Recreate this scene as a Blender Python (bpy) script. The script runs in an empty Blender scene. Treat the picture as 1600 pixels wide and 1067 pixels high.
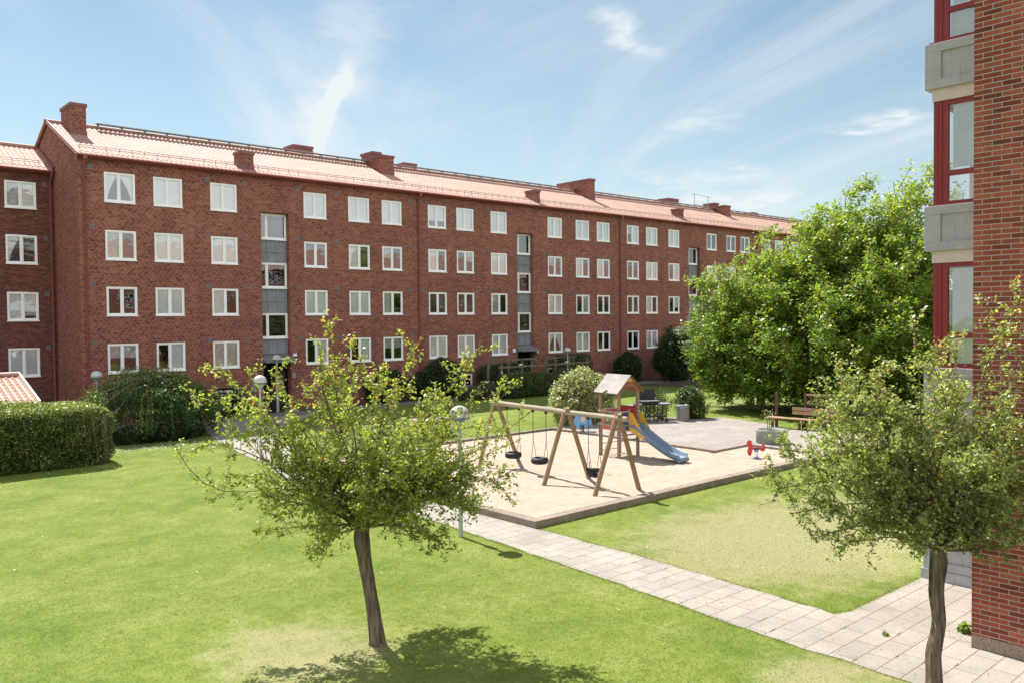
import bpy, math, random
import numpy as np
from mathutils import Vector, Matrix
R_=math.radians
sc=bpy.context.scene
# ------------------------------------------------------------------ camera
YAW,PITCH,ROLL=R_(41.7806),R_(1.5128),R_(-0.5557)
FPX=1316.6
cf=Vector((math.sin(YAW)*math.cos(PITCH),math.cos(YAW)*math.cos(PITCH),-math.sin(PITCH)))
cr0=Vector((math.cos(YAW),-math.sin(YAW),0)); cu0=cr0.cross(cf)
cr=math.cos(ROLL)*cr0+math.sin(ROLL)*cu0; cu=-math.sin(ROLL)*cr0+math.cos(ROLL)*cu0
camd=bpy.data.cameras.new('camera'); cam=bpy.data.objects.new('camera',camd); sc.collection.objects.link(cam)
m=Matrix((( cr.x,cu.x,-cf.x,0),(cr.y,cu.y,-cf.y,0),(cr.z,cu.z,-cf.z,4.9),(0,0,0,1))); cam.matrix_world=m
camd.sensor_width=36; camd.lens=FPX/1600*36; camd.clip_start=.1; camd.clip_end=3000
sc.camera=cam
# ------------------------------------------------------------------ world
SUN_EL=55.5; SUN_AZ=5.0   # azimuth from +Y towards +X
W=bpy.data.worlds.new('World'); sc.world=W; W.use_nodes=True
nt=W.node_tree; N=nt.nodes; L=nt.links; N.clear()
def nd(nt,t,**k):
    n=nt.nodes.new(t)
    for a,b in k.items(): setattr(n,a,b)
    return n
def mth(nt,op,a,b=None,c=None,clamp=False):
    n=nt.nodes.new('ShaderNodeMath'); n.operation=op; n.use_clamp=clamp
    for i,v in enumerate((a,b,c)):
        if v is None: continue
        if isinstance(v,(int,float)): n.inputs[i].default_value=v
        else: nt.links.new(v,n.inputs[i])
    return n.outputs[0]
sky=nd(nt,'ShaderNodeTexSky'); sky.sky_type='NISHITA'; sky.sun_disc=False
sky.sun_elevation=R_(SUN_EL); sky.sun_rotation=R_(SUN_AZ); sky.air_density=1.0; sky.dust_density=.25; sky.ozone_density=1.0; sky.altitude=0
tc=nd(nt,'ShaderNodeTexCoord'); sep=nd(nt,'ShaderNodeSeparateXYZ'); L.new(tc.outputs['Generated'],sep.inputs[0])
zz=mth(nt,'MAXIMUM',sep.outputs[2],.03)
zz=mth(nt,'ADD',zz,.06)
px_=mth(nt,'DIVIDE',sep.outputs[0],zz); py_=mth(nt,'DIVIDE',sep.outputs[1],zz)
def rotxy(ax,ay,ang):
    c,s=math.cos(ang),math.sin(ang)
    return (mth(nt,'ADD',mth(nt,'MULTIPLY',ax,c),mth(nt,'MULTIPLY',ay,s)), mth(nt,'SUBTRACT',mth(nt,'MULTIPLY',ay,c),mth(nt,'MULTIPLY',ax,s)))
a1,b1=rotxy(px_,py_,R_(62))
def cloudnoise(sx,sy,scale,det,dist,off):
    cb=nd(nt,'ShaderNodeCombineXYZ'); L.new(mth(nt,'MULTIPLY',a1,sx),cb.inputs[0]); L.new(mth(nt,'MULTIPLY',b1,sy),cb.inputs[1]); cb.inputs[2].default_value=off
    n=nd(nt,'ShaderNodeTexNoise'); n.inputs['Scale'].default_value=scale; n.inputs['Detail'].default_value=det; n.inputs['Roughness'].default_value=.62; n.inputs['Distortion'].default_value=dist
    L.new(cb.outputs[0],n.inputs['Vector']); return n.outputs[0]
n1=cloudnoise(.30,1.0,.85,8,.9,3.1); n2=cloudnoise(.8,1.0,.38,3,.3,9.4)
def smooth(v,a,b):
    n=nd(nt,'ShaderNodeMapRange'); n.interpolation_type='SMOOTHSTEP'; n.inputs[1].default_value=a; n.inputs[2].default_value=b
    L.new(v,n.inputs[0]); return n.outputs[0]
wisps=mth(nt,'MULTIPLY',smooth(n1,.40,.78),smooth(n2,.30,.60))
# the bright contrail-like streak, placed by direction in the sky
def dirpt(x,y):
    d=cf+cr*((x-800)/FPX)-cu*((y-533.5)/FPX); d.normalize(); z=max(d.z,.03)+.06
    return Vector((d.x/z,d.y/z))
def streak(p,q,wd,wob,amp,solid=False):
    A=dirpt(*p);B=dirpt(*q);d=B-A;ln=d.length;d=d/ln
    ax=mth(nt,'SUBTRACT',px_,A.x); ay=mth(nt,'SUBTRACT',py_,A.y)
    t=mth(nt,'ADD',mth(nt,'MULTIPLY',ax,d.x),mth(nt,'MULTIPLY',ay,d.y))
    s=mth(nt,'SUBTRACT',mth(nt,'MULTIPLY',ay,d.x),mth(nt,'MULTIPLY',ax,d.y))
    nn=cloudnoise(1,1,1.6,6,.2,5.0)
    s=mth(nt,'ADD',s,mth(nt,'MULTIPLY',mth(nt,'SUBTRACT',nn,.5),wob))
    ts=mth(nt,'DIVIDE',t,ln)
    win=mth(nt,'MULTIPLY',smooth(ts,-.05,.12),mth(nt,'SUBTRACT',1.0,smooth(ts,.8,1.1)))
    core=mth(nt,'SUBTRACT',1.0,smooth(mth(nt,'ABSOLUTE',s),0.0,wd))
    n5=cloudnoise(1.5,1.5,2.6,6,.6,1.0)
    return mth(nt,'MULTIPLY',mth(nt,'MULTIPLY',mth(nt,'MULTIPLY',core,win),smooth(n5,.3,.62) if not solid else mth(nt,'ADD',.55,mth(nt,'MULTIPLY',smooth(n5,.3,.6),.45))),amp)
st=mth(nt,'ADD',streak((488,252),(541,96),.05,.10,1.0,True),streak((482,262),(572,-60),.15,.5,.42))
st=mth(nt,'ADD',st,streak((905,15),(1010,95),.10,.6,.6))
st=mth(nt,'ADD',st,streak((1310,212),(1430,172),.17,.35,1.0))
st=mth(nt,'ADD',st,streak((1020,290),(1200,262),.35,.9,.55))
st=mth(nt,'ADD',st,streak((1030,195),(1180,188),.16,.6,.4))
st=mth(nt,'ADD',st,streak((950,318),(1240,318),.55,1.2,.7))
cm=mth(nt,'ADD',mth(nt,'MULTIPLY',wisps,.7),st,clamp=True)
haze=mth(nt,'SUBTRACT',1.0,smooth(sep.outputs[2],0.0,.42)); cm=mth(nt,'ADD',mth(nt,'ADD',cm,.07),mth(nt,'MULTIPLY',haze,.32),clamp=True)
mx=nd(nt,'ShaderNodeMix',data_type='RGBA'); L.new(cm,mx.inputs[0]); tn=nd(nt,'ShaderNodeMix',data_type='RGBA',blend_type='MULTIPLY'); tn.inputs[0].default_value=1; L.new(sky.outputs[0],tn.inputs[6]); tn.inputs[7].default_value=(.97,1.07,.97,1); L.new(tn.outputs[2],mx.inputs[6]); mx.inputs[7].default_value=(7.0,7.5,7.8,1)
# added bright cloud, unseen behind the viewer, to fill the shaded facade
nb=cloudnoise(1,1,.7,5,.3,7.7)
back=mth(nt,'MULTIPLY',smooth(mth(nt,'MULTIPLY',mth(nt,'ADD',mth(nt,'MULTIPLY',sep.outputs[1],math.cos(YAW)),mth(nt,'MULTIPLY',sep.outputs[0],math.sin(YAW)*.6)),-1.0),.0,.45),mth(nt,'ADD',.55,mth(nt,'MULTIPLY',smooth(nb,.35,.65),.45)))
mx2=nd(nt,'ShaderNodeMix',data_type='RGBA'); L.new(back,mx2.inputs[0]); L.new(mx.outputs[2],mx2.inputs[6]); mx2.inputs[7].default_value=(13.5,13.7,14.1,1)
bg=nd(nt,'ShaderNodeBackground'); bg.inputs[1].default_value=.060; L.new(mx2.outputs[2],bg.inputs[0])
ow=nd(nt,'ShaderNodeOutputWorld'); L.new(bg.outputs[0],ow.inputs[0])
sd=bpy.data.lights.new('sun','SUN'); sd.energy=4.5; sd.angle=R_(.55); sd.color=(1,.95,.87)
so=bpy.data.objects.new('sun',sd); sc.collection.objects.link(so)
sdir=Vector((math.sin(R_(SUN_AZ))*math.cos(R_(SUN_EL)),math.cos(R_(SUN_AZ))*math.cos(R_(SUN_EL)),math.sin(R_(SUN_EL))))
so.rotation_euler=sdir.to_track_quat('Z','Y').to_euler()
sc.view_settings.view_transform='Standard'; sc.view_settings.look='None'; sc.view_settings.gamma=1; sc.view_settings.exposure=1.02
sc.render.engine='CYCLES'
# ------------------------------------------------------------------ materials
def base_mat(name,rough=.8,spec=.3):
    mt=bpy.data.materials.new(name); mt.use_nodes=True; t=mt.node_tree; b=t.nodes['Principled BSDF']
    b.inputs['Roughness'].default_value=rough; b.inputs['Specular IOR Level'].default_value=spec
    return mt,t,b
def noise(t,scale,det=5,rough=.6,vec=None,obj=True):
    n=t.nodes.new('ShaderNodeTexNoise'); n.inputs['Scale'].default_value=scale; n.inputs['Detail'].default_value=det; n.inputs['Roughness'].default_value=rough
    if vec is None:
        c=t.nodes.new('ShaderNodeTexCoord'); vec=c.outputs['Object']
    t.links.new(vec,n.inputs['Vector']); return n.outputs[0]
def ramp(t,fac,stops):
    r=t.nodes.new('ShaderNodeValToRGB'); e=r.color_ramp.elements
    while len(e)<len(stops): e.new(.5)
    for i,(p,c) in enumerate(stops): e[i].position=p; e[i].color=(*c,1)
    t.links.new(fac,r.inputs[0]); return r.outputs[0]
def mixc(t,f,a,b,mode='MIX'):
    n=t.nodes.new('ShaderNodeMix'); n.data_type='RGBA'; n.blend_type=mode
    for i,v in ((0,f),(6,a),(7,b)):
        if isinstance(v,(int,float)): n.inputs[i].default_value=v
        elif isinstance(v,tuple): n.inputs[i].default_value=(*v,1)
        else: t.links.new(v,n.inputs[i])
    return n.outputs[2]
def bump(t,b,h,s=.3,d=.01):
    n=t.nodes.new('ShaderNodeBump'); n.inputs['Strength'].default_value=s; n.inputs['Distance'].default_value=d
    t.links.new(h,n.inputs['Height']); t.links.new(n.outputs[0],b.inputs['Normal'])
def sm(t,v,a,b_,lo=0.,hi=1.):
    n=t.nodes.new('ShaderNodeMapRange'); n.interpolation_type='SMOOTHSTEP'
    for i,x in enumerate((a,b_,lo,hi)): n.inputs[i+1].default_value=x
    t.links.new(v,n.inputs[0]); return n.outputs[0]
def plain(name,c,rough=.7,spec=.3,var=.18,scale=6,metal=0,bmp=.15):
    mt,t,b=base_mat(name,rough,spec); n=noise(t,scale)
    d=tuple(x*(1-var) for x in c); u=tuple(min(1,x*(1+var)) for x in c)
    t.links.new(ramp(t,n,[(.3,d),(.7,u)]),b.inputs['Base Color']); b.inputs['Metallic'].default_value=metal
    if bmp: bump(t,b,noise(t,scale*9,3),bmp,.004)
    return mt
def brick(name,bw,bh,mw,mh,cols,mort,diag=False,bedc=None,bmp=.5,var=.5):
    mt,t,b=base_mat(name,.85,.25)
    tc=t.nodes.new('ShaderNodeTexCoord'); s=t.nodes.new('ShaderNodeSeparateXYZ'); t.links.new(tc.outputs['Object'],s.inputs[0])
    g=t.nodes.new('ShaderNodeNewGeometry'); sn=t.nodes.new('ShaderNodeSeparateXYZ'); t.links.new(g.outputs['True Normal'],sn.inputs[0])
    isx=mth(t,'GREATER_THAN',mth(t,'ABSOLUTE',sn.outputs[0]),.6)
    u=mth(t,'ADD',mth(t,'MULTIPLY',s.outputs[0],mth(t,'SUBTRACT',1.0,isx)),mth(t,'MULTIPLY',s.outputs[1],isx))
    v=mth(t,'DIVIDE',s.outputs[2],bh); row=mth(t,'FLOOR',v); fv=mth(t,'SUBTRACT',v,row)
    if diag:
        sh=mth(t,'MULTIPLY',mth(t,'PINGPONG',mth(t,'ADD',row,mth(t,'MULTIPLY',mth(t,'FLOOR',mth(t,'DIVIDE',u,4.3)),3.0)),5.0),.25)
    else: sh=mth(t,'MULTIPLY',mth(t,'MODULO',mth(t,'ADD',row,400.0),2.0),.5)
    uu=mth(t,'ADD',mth(t,'DIVIDE',u,bw),sh); col=mth(t,'FLOOR',uu); fu=mth(t,'SUBTRACT',uu,col)
    cb=t.nodes.new('ShaderNodeCombineXYZ'); t.links.new(col,cb.inputs[0]); t.links.new(row,cb.inputs[1])
    wn=t.nodes.new('ShaderNodeTexWhiteNoise'); wn.noise_dimensions='3D'; t.links.new(cb.outputs[0],wn.inputs['Vector'])
    bc=ramp(t,wn.outputs[0],cols)
    big=noise(t,.35,3); bc=mixc(t,1.0,bc,ramp(t,big,[(.3,(.82,.8,.8)),(.7,(1.12,1.1,1.08))]),'MULTIPLY')
    mp=t.nodes.new('ShaderNodeMapping'); mp.inputs['Scale'].default_value=(1.6,1.6,.16); t.links.new(tc.outputs['Object'],mp.inputs[0])
    sk=noise(t,1,5,.65,mp.outputs[0]); bc=mixc(t,1.0,bc,ramp(t,sk,[(.28,(.74,.73,.74)),(.5,(1,1,1)),(.75,(1.14,1.12,1.1))]),'MULTIPLY')
    fine=noise(t,22,4); bc=mixc(t,1.0,bc,ramp(t,fine,[(.25,(.75,.75,.75)),(.75,(1.2,1.2,1.2))]),'MULTIPLY')
    wob=mth(t,'MULTIPLY',mth(t,'SUBTRACT',noise(t,30,2),.5),.06)
    hm=mth(t,'LESS_THAN',mth(t,'ADD',fu,wob),mw/bw); bm=mth(t,'LESS_THAN',mth(t,'ADD',fv,wob),mh/bh)
    c=mixc(t,hm,bc,mort); c=mixc(t,bm,c,bedc or mort)
    t.links.new(c,b.inputs['Base Color'])
    mk=mth(t,'MAXIMUM',hm,bm); hgt=mth(t,'ADD',mth(t,'MULTIPLY',mk,-1.0),mth(t,'MULTIPLY',fine,.35))
    bump(t,b,hgt,bmp,.008); return mt
M={}
M['brick_far']=brick('far_brick',.25,.075,.018,.016,[(0,(.12,.05,.043)),(.25,(.225,.08,.06)),(.6,(.28,.10,.072)),(1,(.35,.14,.10))],(.42,.28,.225),True,(.20,.095,.075),.3)
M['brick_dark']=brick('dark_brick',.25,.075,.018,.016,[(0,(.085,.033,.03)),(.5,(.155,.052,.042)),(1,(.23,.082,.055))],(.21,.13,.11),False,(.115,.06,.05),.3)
M['brick_near']=brick('near_brick',.252,.0745,.013,.0145,[(0,(.17,.045,.032)),(.3,(.27,.066,.042)),(.7,(.325,.08,.048)),(1,(.39,.11,.066))],(.37,.30,.265),False,(.37,.30,.265),.8)
def slabs(name,w,h,mo,c1,c2,jc,off=.5,axis=0):
    mt,t,b=base_mat(name,.85,.25)
    tc=t.nodes.new('ShaderNodeTexCoord'); mp=t.nodes.new('ShaderNodeMapping'); t.links.new(tc.outputs['Object'],mp.inputs[0])
    if axis: mp.inputs['Rotation'].default_value=(0,0,R_(axis))
    br=t.nodes.new('ShaderNodeTexBrick'); t.links.new(mp.outputs[0],br.inputs[0]); br.offset=off
    br.inputs['Scale'].default_value=1; br.inputs['Brick Width'].default_value=w; br.inputs['Row Height'].default_value=h; br.inputs['Mortar Size'].default_value=mo; br.inputs['Mortar Smooth'].default_value=.3; br.inputs['Bias'].default_value=0
    br.inputs['Color1'].default_value=(*c1,1); br.inputs['Color2'].default_value=(*c2,1); br.inputs['Mortar'].default_value=(*jc,1)
    n=noise(t,.9,7,.7); c=mixc(t,1.0,br.outputs[0],ramp(t,n,[(.3,(.78,.78,.77)),(.68,(1.1,1.1,1.1))]),'MULTIPLY')
    n2=noise(t,45,3); c=mixc(t,1.0,c,ramp(t,n2,[(.3,(.85,.85,.85)),(.7,(1.12,1.12,1.12))]),'MULTIPLY')
    n3=noise(t,6,5,.7); c=mixc(t,sm(t,n3,.66,.8,0,.45),c,(.16,.15,.12))
    t.links.new(c,b.inputs['Base Color']); bump(t,b,mth(t,'SUBTRACT',mth(t,'MULTIPLY',n2,.3),br.outputs[1]),.5,.006); return mt
M['slab']=slabs('path_slab',.70,.352,.009,(.36,.32,.28),(.31,.28,.25),(.18,.145,.115))
M['plaza']=slabs('plaza_paver',.21,.14,.006,(.34,.295,.275),(.29,.26,.24),(.21,.185,.17),axis=12)
def lawnmat():
    mt,t,b=base_mat('lawn',.9,.15)
    n1=noise(t,.22,6,.65); n2=noise(t,1.3,8,.78); n3=noise(t,34,6,.8); n4=noise(t,.5,4,.6)
    tcc=t.nodes.new('ShaderNodeTexCoord'); ss=t.nodes.new('ShaderNodeSeparateXYZ'); t.links.new(tcc.outputs['Object'],ss.inputs[0])
    g=ramp(t,n2,[(.25,(.098,.138,.022)),(.5,(.150,.192,.036)),(.75,(.225,.245,.075))])
    g=mixc(t,1.0,g,ramp(t,n4,[(.32,(.72,.84,.66)),(.5,(.98,1,.95)),(.68,(1.16,1.08,1.25))]),'MULTIPLY')
    n5=noise(t,7,6,.8); g=mixc(t,1.0,g,ramp(t,n5,[(.34,(.66,.78,.6)),(.5,(1,1,1)),(.66,(1.22,1.14,1.2))]),'MULTIPLY')
    # worn dry zones: middle lawn beside the sandbox, under the tree and near the path
    def blob(x,y,rx,ry):
        dx=mth(t,'DIVIDE',mth(t,'SUBTRACT',ss.outputs[0],x),rx); dy=mth(t,'DIVIDE',mth(t,'SUBTRACT',ss.outputs[1],y),ry)
        r=mth(t,'SQRT',mth(t,'ADD',mth(t,'MULTIPLY',dx,dx),mth(t,'MULTIPLY',dy,dy))); return sm(t,r,.2,1.,1.,0.)
    z=mth(t,'MAXIMUM',mth(t,'MULTIPLY',blob(17.5,9.8,8.,5.2),1.5),mth(t,'MAXIMUM',mth(t,'MULTIPLY',blob(5.9,11.4,2.4,2.6),1.0),blob(10.6,5.2,2.0,2.2)))
    z=mth(t,'MAXIMUM',z,mth(t,'MULTIPLY',blob(41,27,7,4.5),.8))
    dry=sm(t,mth(t,'ADD',mth(t,'ADD',mth(t,'MULTIPLY',n1,.35),mth(t,'MULTIPLY',n2,.65)),mth(t,'MULTIPLY',z,.26)),.58,.84,0,.85)
    c=mixc(t,dry,g,(.275,.255,.135))
    soil=sm(t,mth(t,'ADD',n2,mth(t,'MULTIPLY',mth(t,'MAXIMUM',blob(6.3,10.9,1.4,1.5),blob(11.0,5.0,.9,1.6)),.32)),.80,.92,0,.75)
    c=mixc(t,soil,c,(.30,.23,.16))
    c=mixc(t,1.0,c,ramp(t,n3,[(.25,(.52,.58,.45)),(.5,(1,1,1)),(.75,(1.42,1.36,1.3))]),'MULTIPLY')
    t.links.new(c,b.inputs['Base Color']); bump(t,b,mth(t,'ADD',n3,mth(t,'MULTIPLY',n2,.4)),.25,.01); return mt
M['lawn']=lawnmat()
def sandmat():
    mt,t,b=base_mat('sand',.95,.1); n=noise(t,1.1,7,.7); n2=noise(t,60,3); n3=noise(t,7,5,.65)
    c=ramp(t,n,[(.3,(.355,.29,.23)),(.7,(.44,.365,.30))]); c=mixc(t,1.0,c,ramp(t,n3,[(.3,(.9,.88,.86)),(.7,(1.06,1.06,1.06))]),'MULTIPLY')
    t.links.new(c,b.inputs['Base Color']); bump(t,b,mth(t,'ADD',mth(t,'MULTIPLY',n2,.25),n3),.55,.05); return mt
M['sand']=sandmat()
M['asphalt']=plain('asphalt',(.17,.165,.17),.9,.2,.15,2,bmp=.3)
M['gravel']=plain('gravel',(.33,.29,.25),.95,.1,.45,30,bmp=.9)
M['soil']=plain('soil',(.10,.075,.05),.95,.1,.4,9,bmp=.7)
M['kerb']=plain('kerb_stone',(.25,.205,.17),.9,.2,.22,3,bmp=.5)
M['white']=plain('white_paint',(.84,.845,.84),.45,.4,.04,3,bmp=0)
M['tile']=None
def tilemat(name,c1,c2,ro=.5):
    mt,t,b=base_mat(name,ro,.5); n=noise(t,3.5,5); n2=noise(t,.5,4)
    c=ramp(t,n,[(.3,c1),(.7,c2)]); c=mixc(t,1.0,c,ramp(t,n2,[(.3,(.85,.85,.85)),(.7,(1.1,1.08,1.05))]),'MULTIPLY')
    t.links.new(c,b.inputs['Base Color']); bump(t,b,noise(t,60,2),.15,.003); return mt
M['tile']=tilemat('roof_tile',(.37,.21,.165),(.475,.30,.24),.72)
M['tile2']=tilemat('shed_tile',(.34,.18,.13),(.45,.25,.19),.5)
M['redmetal']=plain('red_metal',(.24,.06,.05),.45,.4,.1,4,bmp=0)
M['capmetal']=plain('chimney_metal',(.20,.075,.07),.5,.4,.12,4,bmp=0)
M['redframe']=plain('red_frame',(.25,.025,.028),.4,.45,.08,3,bmp=0)
M['steel']=plain('steel',(.34,.36,.37),.45,.5,.1,6,metal=.6,bmp=0)
M['greymetal']=plain('grey_metal',(.20,.21,.22),.5,.4,.12,6,metal=.3,bmp=0)
M['polepaint']=plain('pole_paint',(.36,.42,.43),.5,.4,.1,6,bmp=0)
M['panelgrey']=plain('panel_grey',(.23,.245,.27),.8,.25,.12,2.5,bmp=.2)
M['ventgrey']=plain('vent_grey',(.085,.09,.095),.7,.3,.2,9,bmp=0)
M['black']=plain('black_rubber',(.018,.018,.02),.6,.35,.25,9,bmp=.2)
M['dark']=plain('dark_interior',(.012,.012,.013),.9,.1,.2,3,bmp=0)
M['blind']=plain('blind_fabric',(.82,.85,.86),.9,.1,.04,2,bmp=0)
M['lace']=plain('lace_fabric',(.55,.57,.57),.9,.1,.35,9,bmp=0)
def concmat():
    mt,t,b=base_mat('balcony_concrete',.9,.2); tc=t.nodes.new('ShaderNodeTexCoord'); mp=t.nodes.new('ShaderNodeMapping'); mp.inputs['Scale'].default_value=(14,14,1.1); t.links.new(tc.outputs['Object'],mp.inputs[0])
    st_=noise(t,1,4,.6,mp.outputs[0]); n=noise(t,5,6,.7); n2=noise(t,50,3)
    c=ramp(t,n,[(.3,(.37,.40,.435)),(.7,(.46,.49,.52))]); c=mixc(t,sm(t,st_,.55,.75,0,.6),c,(.17,.18,.20)); c=mixc(t,1.0,c,ramp(t,n2,[(.3,(.9,.9,.9)),(.7,(1.08,1.08,1.08))]),'MULTIPLY')
    t.links.new(c,b.inputs['Base Color']); bump(t,b,n2,.4,.004); return mt
M['conc']=concmat()
M['beamwhite']=plain('pale_beam',(.62,.58,.53),.8,.2,.08,5,bmp=.1)
M['plinth']=plain('stone_plinth',(.30,.235,.19),.95,.15,.4,28,bmp=.8)
M['planter']=plain('planter_concrete',(.26,.30,.265),.9,.2,.16,7,bmp=.4)
def woodmat(name,c1,c2,stretch=(30,30,1.2)):
    mt,t,b=base_mat(name,.8,.2); tc=t.nodes.new('ShaderNodeTexCoord'); mp=t.nodes.new('ShaderNodeMapping'); mp.inputs['Scale'].default_value=stretch; t.links.new(tc.outputs['Object'],mp.inputs[0])
    n=noise(t,1,5,.6,mp.outputs[0]); n2=noise(t,3,4)
    c=ramp(t,n,[(.3,c1),(.7,c2)]); c=mixc(t,1.0,c,ramp(t,n2,[(.3,(.82,.82,.8)),(.7,(1.12,1.1,1.1))]),'MULTIPLY')
    t.links.new(c,b.inputs['Base Color']); bump(t,b,n,.4,.004); return mt
M['log']=woodmat('swing_log',(.20,.13,.075),(.34,.245,.155))
M['greylog']=woodmat('grey_log',(.27,.22,.165),(.44,.38,.30),(2,.9,30))
M['post']=woodmat('tower_post',(.26,.175,.135),(.35,.25,.20))
M['roofply']=woodmat('roof_ply',(.31,.285,.27),(.40,.37,.35),(6,1,6))
M['brownply']=woodmat('brown_ply',(.22,.115,.07),(.29,.16,.10))
M['pergola']=woodmat('pergola_wood',(.11,.10,.06),(.20,.175,.11),(3,3,3))
M['bench']=woodmat('bench_wood',(.34,.215,.13),(.46,.31,.20),(2,30,30))
M['benchdark']=woodmat('bench_frame',(.09,.055,.04),(.15,.09,.06))
M['slat']=woodmat('bin_slat',(.22,.20,.18),(.36,.33,.30))
M['bark']=None
def barkmat(name,c1,c2):
    mt,t,b=base_mat(name,.95,.1); tc=t.nodes.new('ShaderNodeTexCoord'); mp=t.nodes.new('ShaderNodeMapping'); mp.inputs['Scale'].default_value=(22,22,3.2); t.links.new(tc.outputs['Object'],mp.inputs[0])
    n=noise(t,1,6,.65,mp.outputs[0]); t.links.new(ramp(t,n,[(.3,c1),(.5,tuple((a+b_)/2 for a,b_ in zip(c1,c2))),(.72,c2)]),b.inputs['Base Color']); bump(t,b,n,1.0,.03); return mt
M['bark']=barkmat('bark',(.04,.029,.021),(.27,.205,.15)); M['twig']=barkmat('twig_bark',(.10,.065,.045),(.26,.19,.14))
M['palebark']=barkmat('pale_bark',(.18,.14,.11),(.38,.31,.25))
M['red']=plain('red_panel',(.50,.06,.05),.45,.4,.1,4,bmp=0); M['blue']=plain('blue_panel',(.03,.07,.26),.45,.4,.1,4,bmp=0)
M['lightblue']=plain('light_blue_panel',(.13,.33,.55),.45,.4,.08,4,bmp=0); M['midblue']=plain('mid_blue_panel',(.05,.22,.46),.45,.4,.08,4,bmp=0)
M['yellow']=plain('yellow_panel',(.60,.37,.05),.5,.4,.08,4,bmp=0); M['green']=plain('green_panel',(.03,.24,.07),.5,.4,.08,4,bmp=0)
M['palered']=plain('weathered_red_panel',(.55,.14,.11),.6,.3,.12,4,bmp=0)
M['peach']=plain('peach_panel',(.62,.43,.25),.5,.4,.08,4,bmp=0)
M['slide']=plain('slide_plastic',(.15,.215,.30),.38,.5,.14,2.2,bmp=.05)
M['darkmetal']=plain('dark_metal',(.035,.03,.032),.5,.4,.3,6,metal=.3,bmp=0)
M['greenbin']=plain('green_grey_plastic',(.25,.31,.28),.6,.3,.1,4,bmp=0)
M['petalred']=plain('red_petal',(.55,.02,.015),.6,.3,.2,5,bmp=0); M['petalpink']=plain('pink_petal',(.6,.25,.28),.6,.3,.2,5,bmp=0)
M['petalwhite']=plain('white_petal',(.75,.75,.70),.8,.2,.05,5,bmp=0)
def glassmat(name,refl,rough=.02,tint=(.96,.98,.98),bm=.35):
    mt=bpy.data.materials.new(name); mt.use_nodes=True; t=mt.node_tree; t.nodes.clear()
    o=t.nodes.new('ShaderNodeOutputMaterial'); tr=t.nodes.new('ShaderNodeBsdfTransparent'); tr.inputs[0].default_value=(*tint,1)
    gl=t.nodes.new('ShaderNodeBsdfGlossy'); gl.inputs['Roughness'].default_value=rough; gl.inputs[0].default_value=(.95,.97,1,1)
    fr=t.nodes.new('ShaderNodeFresnel'); fr.inputs[0].default_value=1.5
    f=mth(t,'ADD',mth(t,'MULTIPLY',fr.outputs[0],1.0),refl,clamp=True)
    mx=t.nodes.new('ShaderNodeMixShader'); t.links.new(f,mx.inputs[0]); t.links.new(tr.outputs[0],mx.inputs[1]); t.links.new(gl.outputs[0],mx.inputs[2]); t.links.new(mx.outputs[0],o.inputs[0])
    n=noise(t,1.3,2,.5); bp=t.nodes.new('ShaderNodeBump'); bp.inputs['Strength'].default_value=bm; bp.inputs['Distance'].default_value=.02; t.links.new(n,bp.inputs['Height']); t.links.new(bp.outputs[0],gl.inputs['Normal'])
    return mt
M['glass']=glassmat('window_glass',.15); M['glassnear']=glassmat('bay_glass',.12,.03)
M['frost']=plain('frosted_pane',(.66,.69,.69),.5,.4,.06,1.5,bmp=0)
M['dome']=plain('lamp_dome',(.47,.47,.44),.35,.5,.22,7,bmp=0); M['lampglass']=plain('lamp_glass',(.55,.58,.55),.3,.5,.05,4,bmp=0); M['lampdisc']=plain('lamp_disc',(.12,.22,.24),.5,.4,.1,5,bmp=0)
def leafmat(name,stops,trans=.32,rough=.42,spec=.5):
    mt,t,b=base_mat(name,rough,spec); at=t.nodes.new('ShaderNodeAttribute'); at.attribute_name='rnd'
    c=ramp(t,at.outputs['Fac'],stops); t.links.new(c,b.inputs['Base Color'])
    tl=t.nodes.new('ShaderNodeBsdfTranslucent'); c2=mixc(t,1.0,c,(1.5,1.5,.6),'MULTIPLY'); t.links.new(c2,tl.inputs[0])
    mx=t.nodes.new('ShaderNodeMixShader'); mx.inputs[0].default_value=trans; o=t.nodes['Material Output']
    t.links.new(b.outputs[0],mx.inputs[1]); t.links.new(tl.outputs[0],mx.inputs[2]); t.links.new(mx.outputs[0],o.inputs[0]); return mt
M['hawleaf']=leafmat('hawthorn_leaf',[(0,(.11,.16,.03)),(.35,(.24,.30,.055)),(.75,(.33,.385,.11)),(.95,(.42,.44,.17)),(1,(.42,.25,.11))],.5)
M['hawleaf2']=leafmat('grey_hawthorn_leaf',[(0,(.09,.13,.045)),(.4,(.23,.285,.095)),(.8,(.40,.455,.18)),(.96,(.55,.58,.28)),(1,(.42,.24,.13))],.48)
M['bigleaf']=leafmat('big_tree_leaf',[(0,(.05,.105,.018)),(.35,(.14,.235,.032)),(.8,(.28,.37,.07)),(1,(.42,.48,.18))],.45)
M['silverleaf']=leafmat('silver_leaf',[(0,(.10,.15,.09)),(.5,(.20,.27,.17)),(1,(.33,.40,.28))])
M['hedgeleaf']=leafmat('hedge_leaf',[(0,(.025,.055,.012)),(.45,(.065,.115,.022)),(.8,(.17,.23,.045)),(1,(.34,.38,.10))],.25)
M['darkleaf']=leafmat('dark_leaf',[(0,(.012,.030,.010)),(.5,(.028,.062,.018)),(1,(.055,.10,.03))],.2)
M['midleaf']=leafmat('mid_leaf',[(0,(.03,.065,.015)),(.5,(.06,.115,.025)),(1,(.13,.18,.045))],.25)
M['greyleaf']=leafmat('grey_leaf',[(0,(.045,.06,.04)),(.5,(.08,.105,.07)),(1,(.13,.16,.11))],.2)
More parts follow.
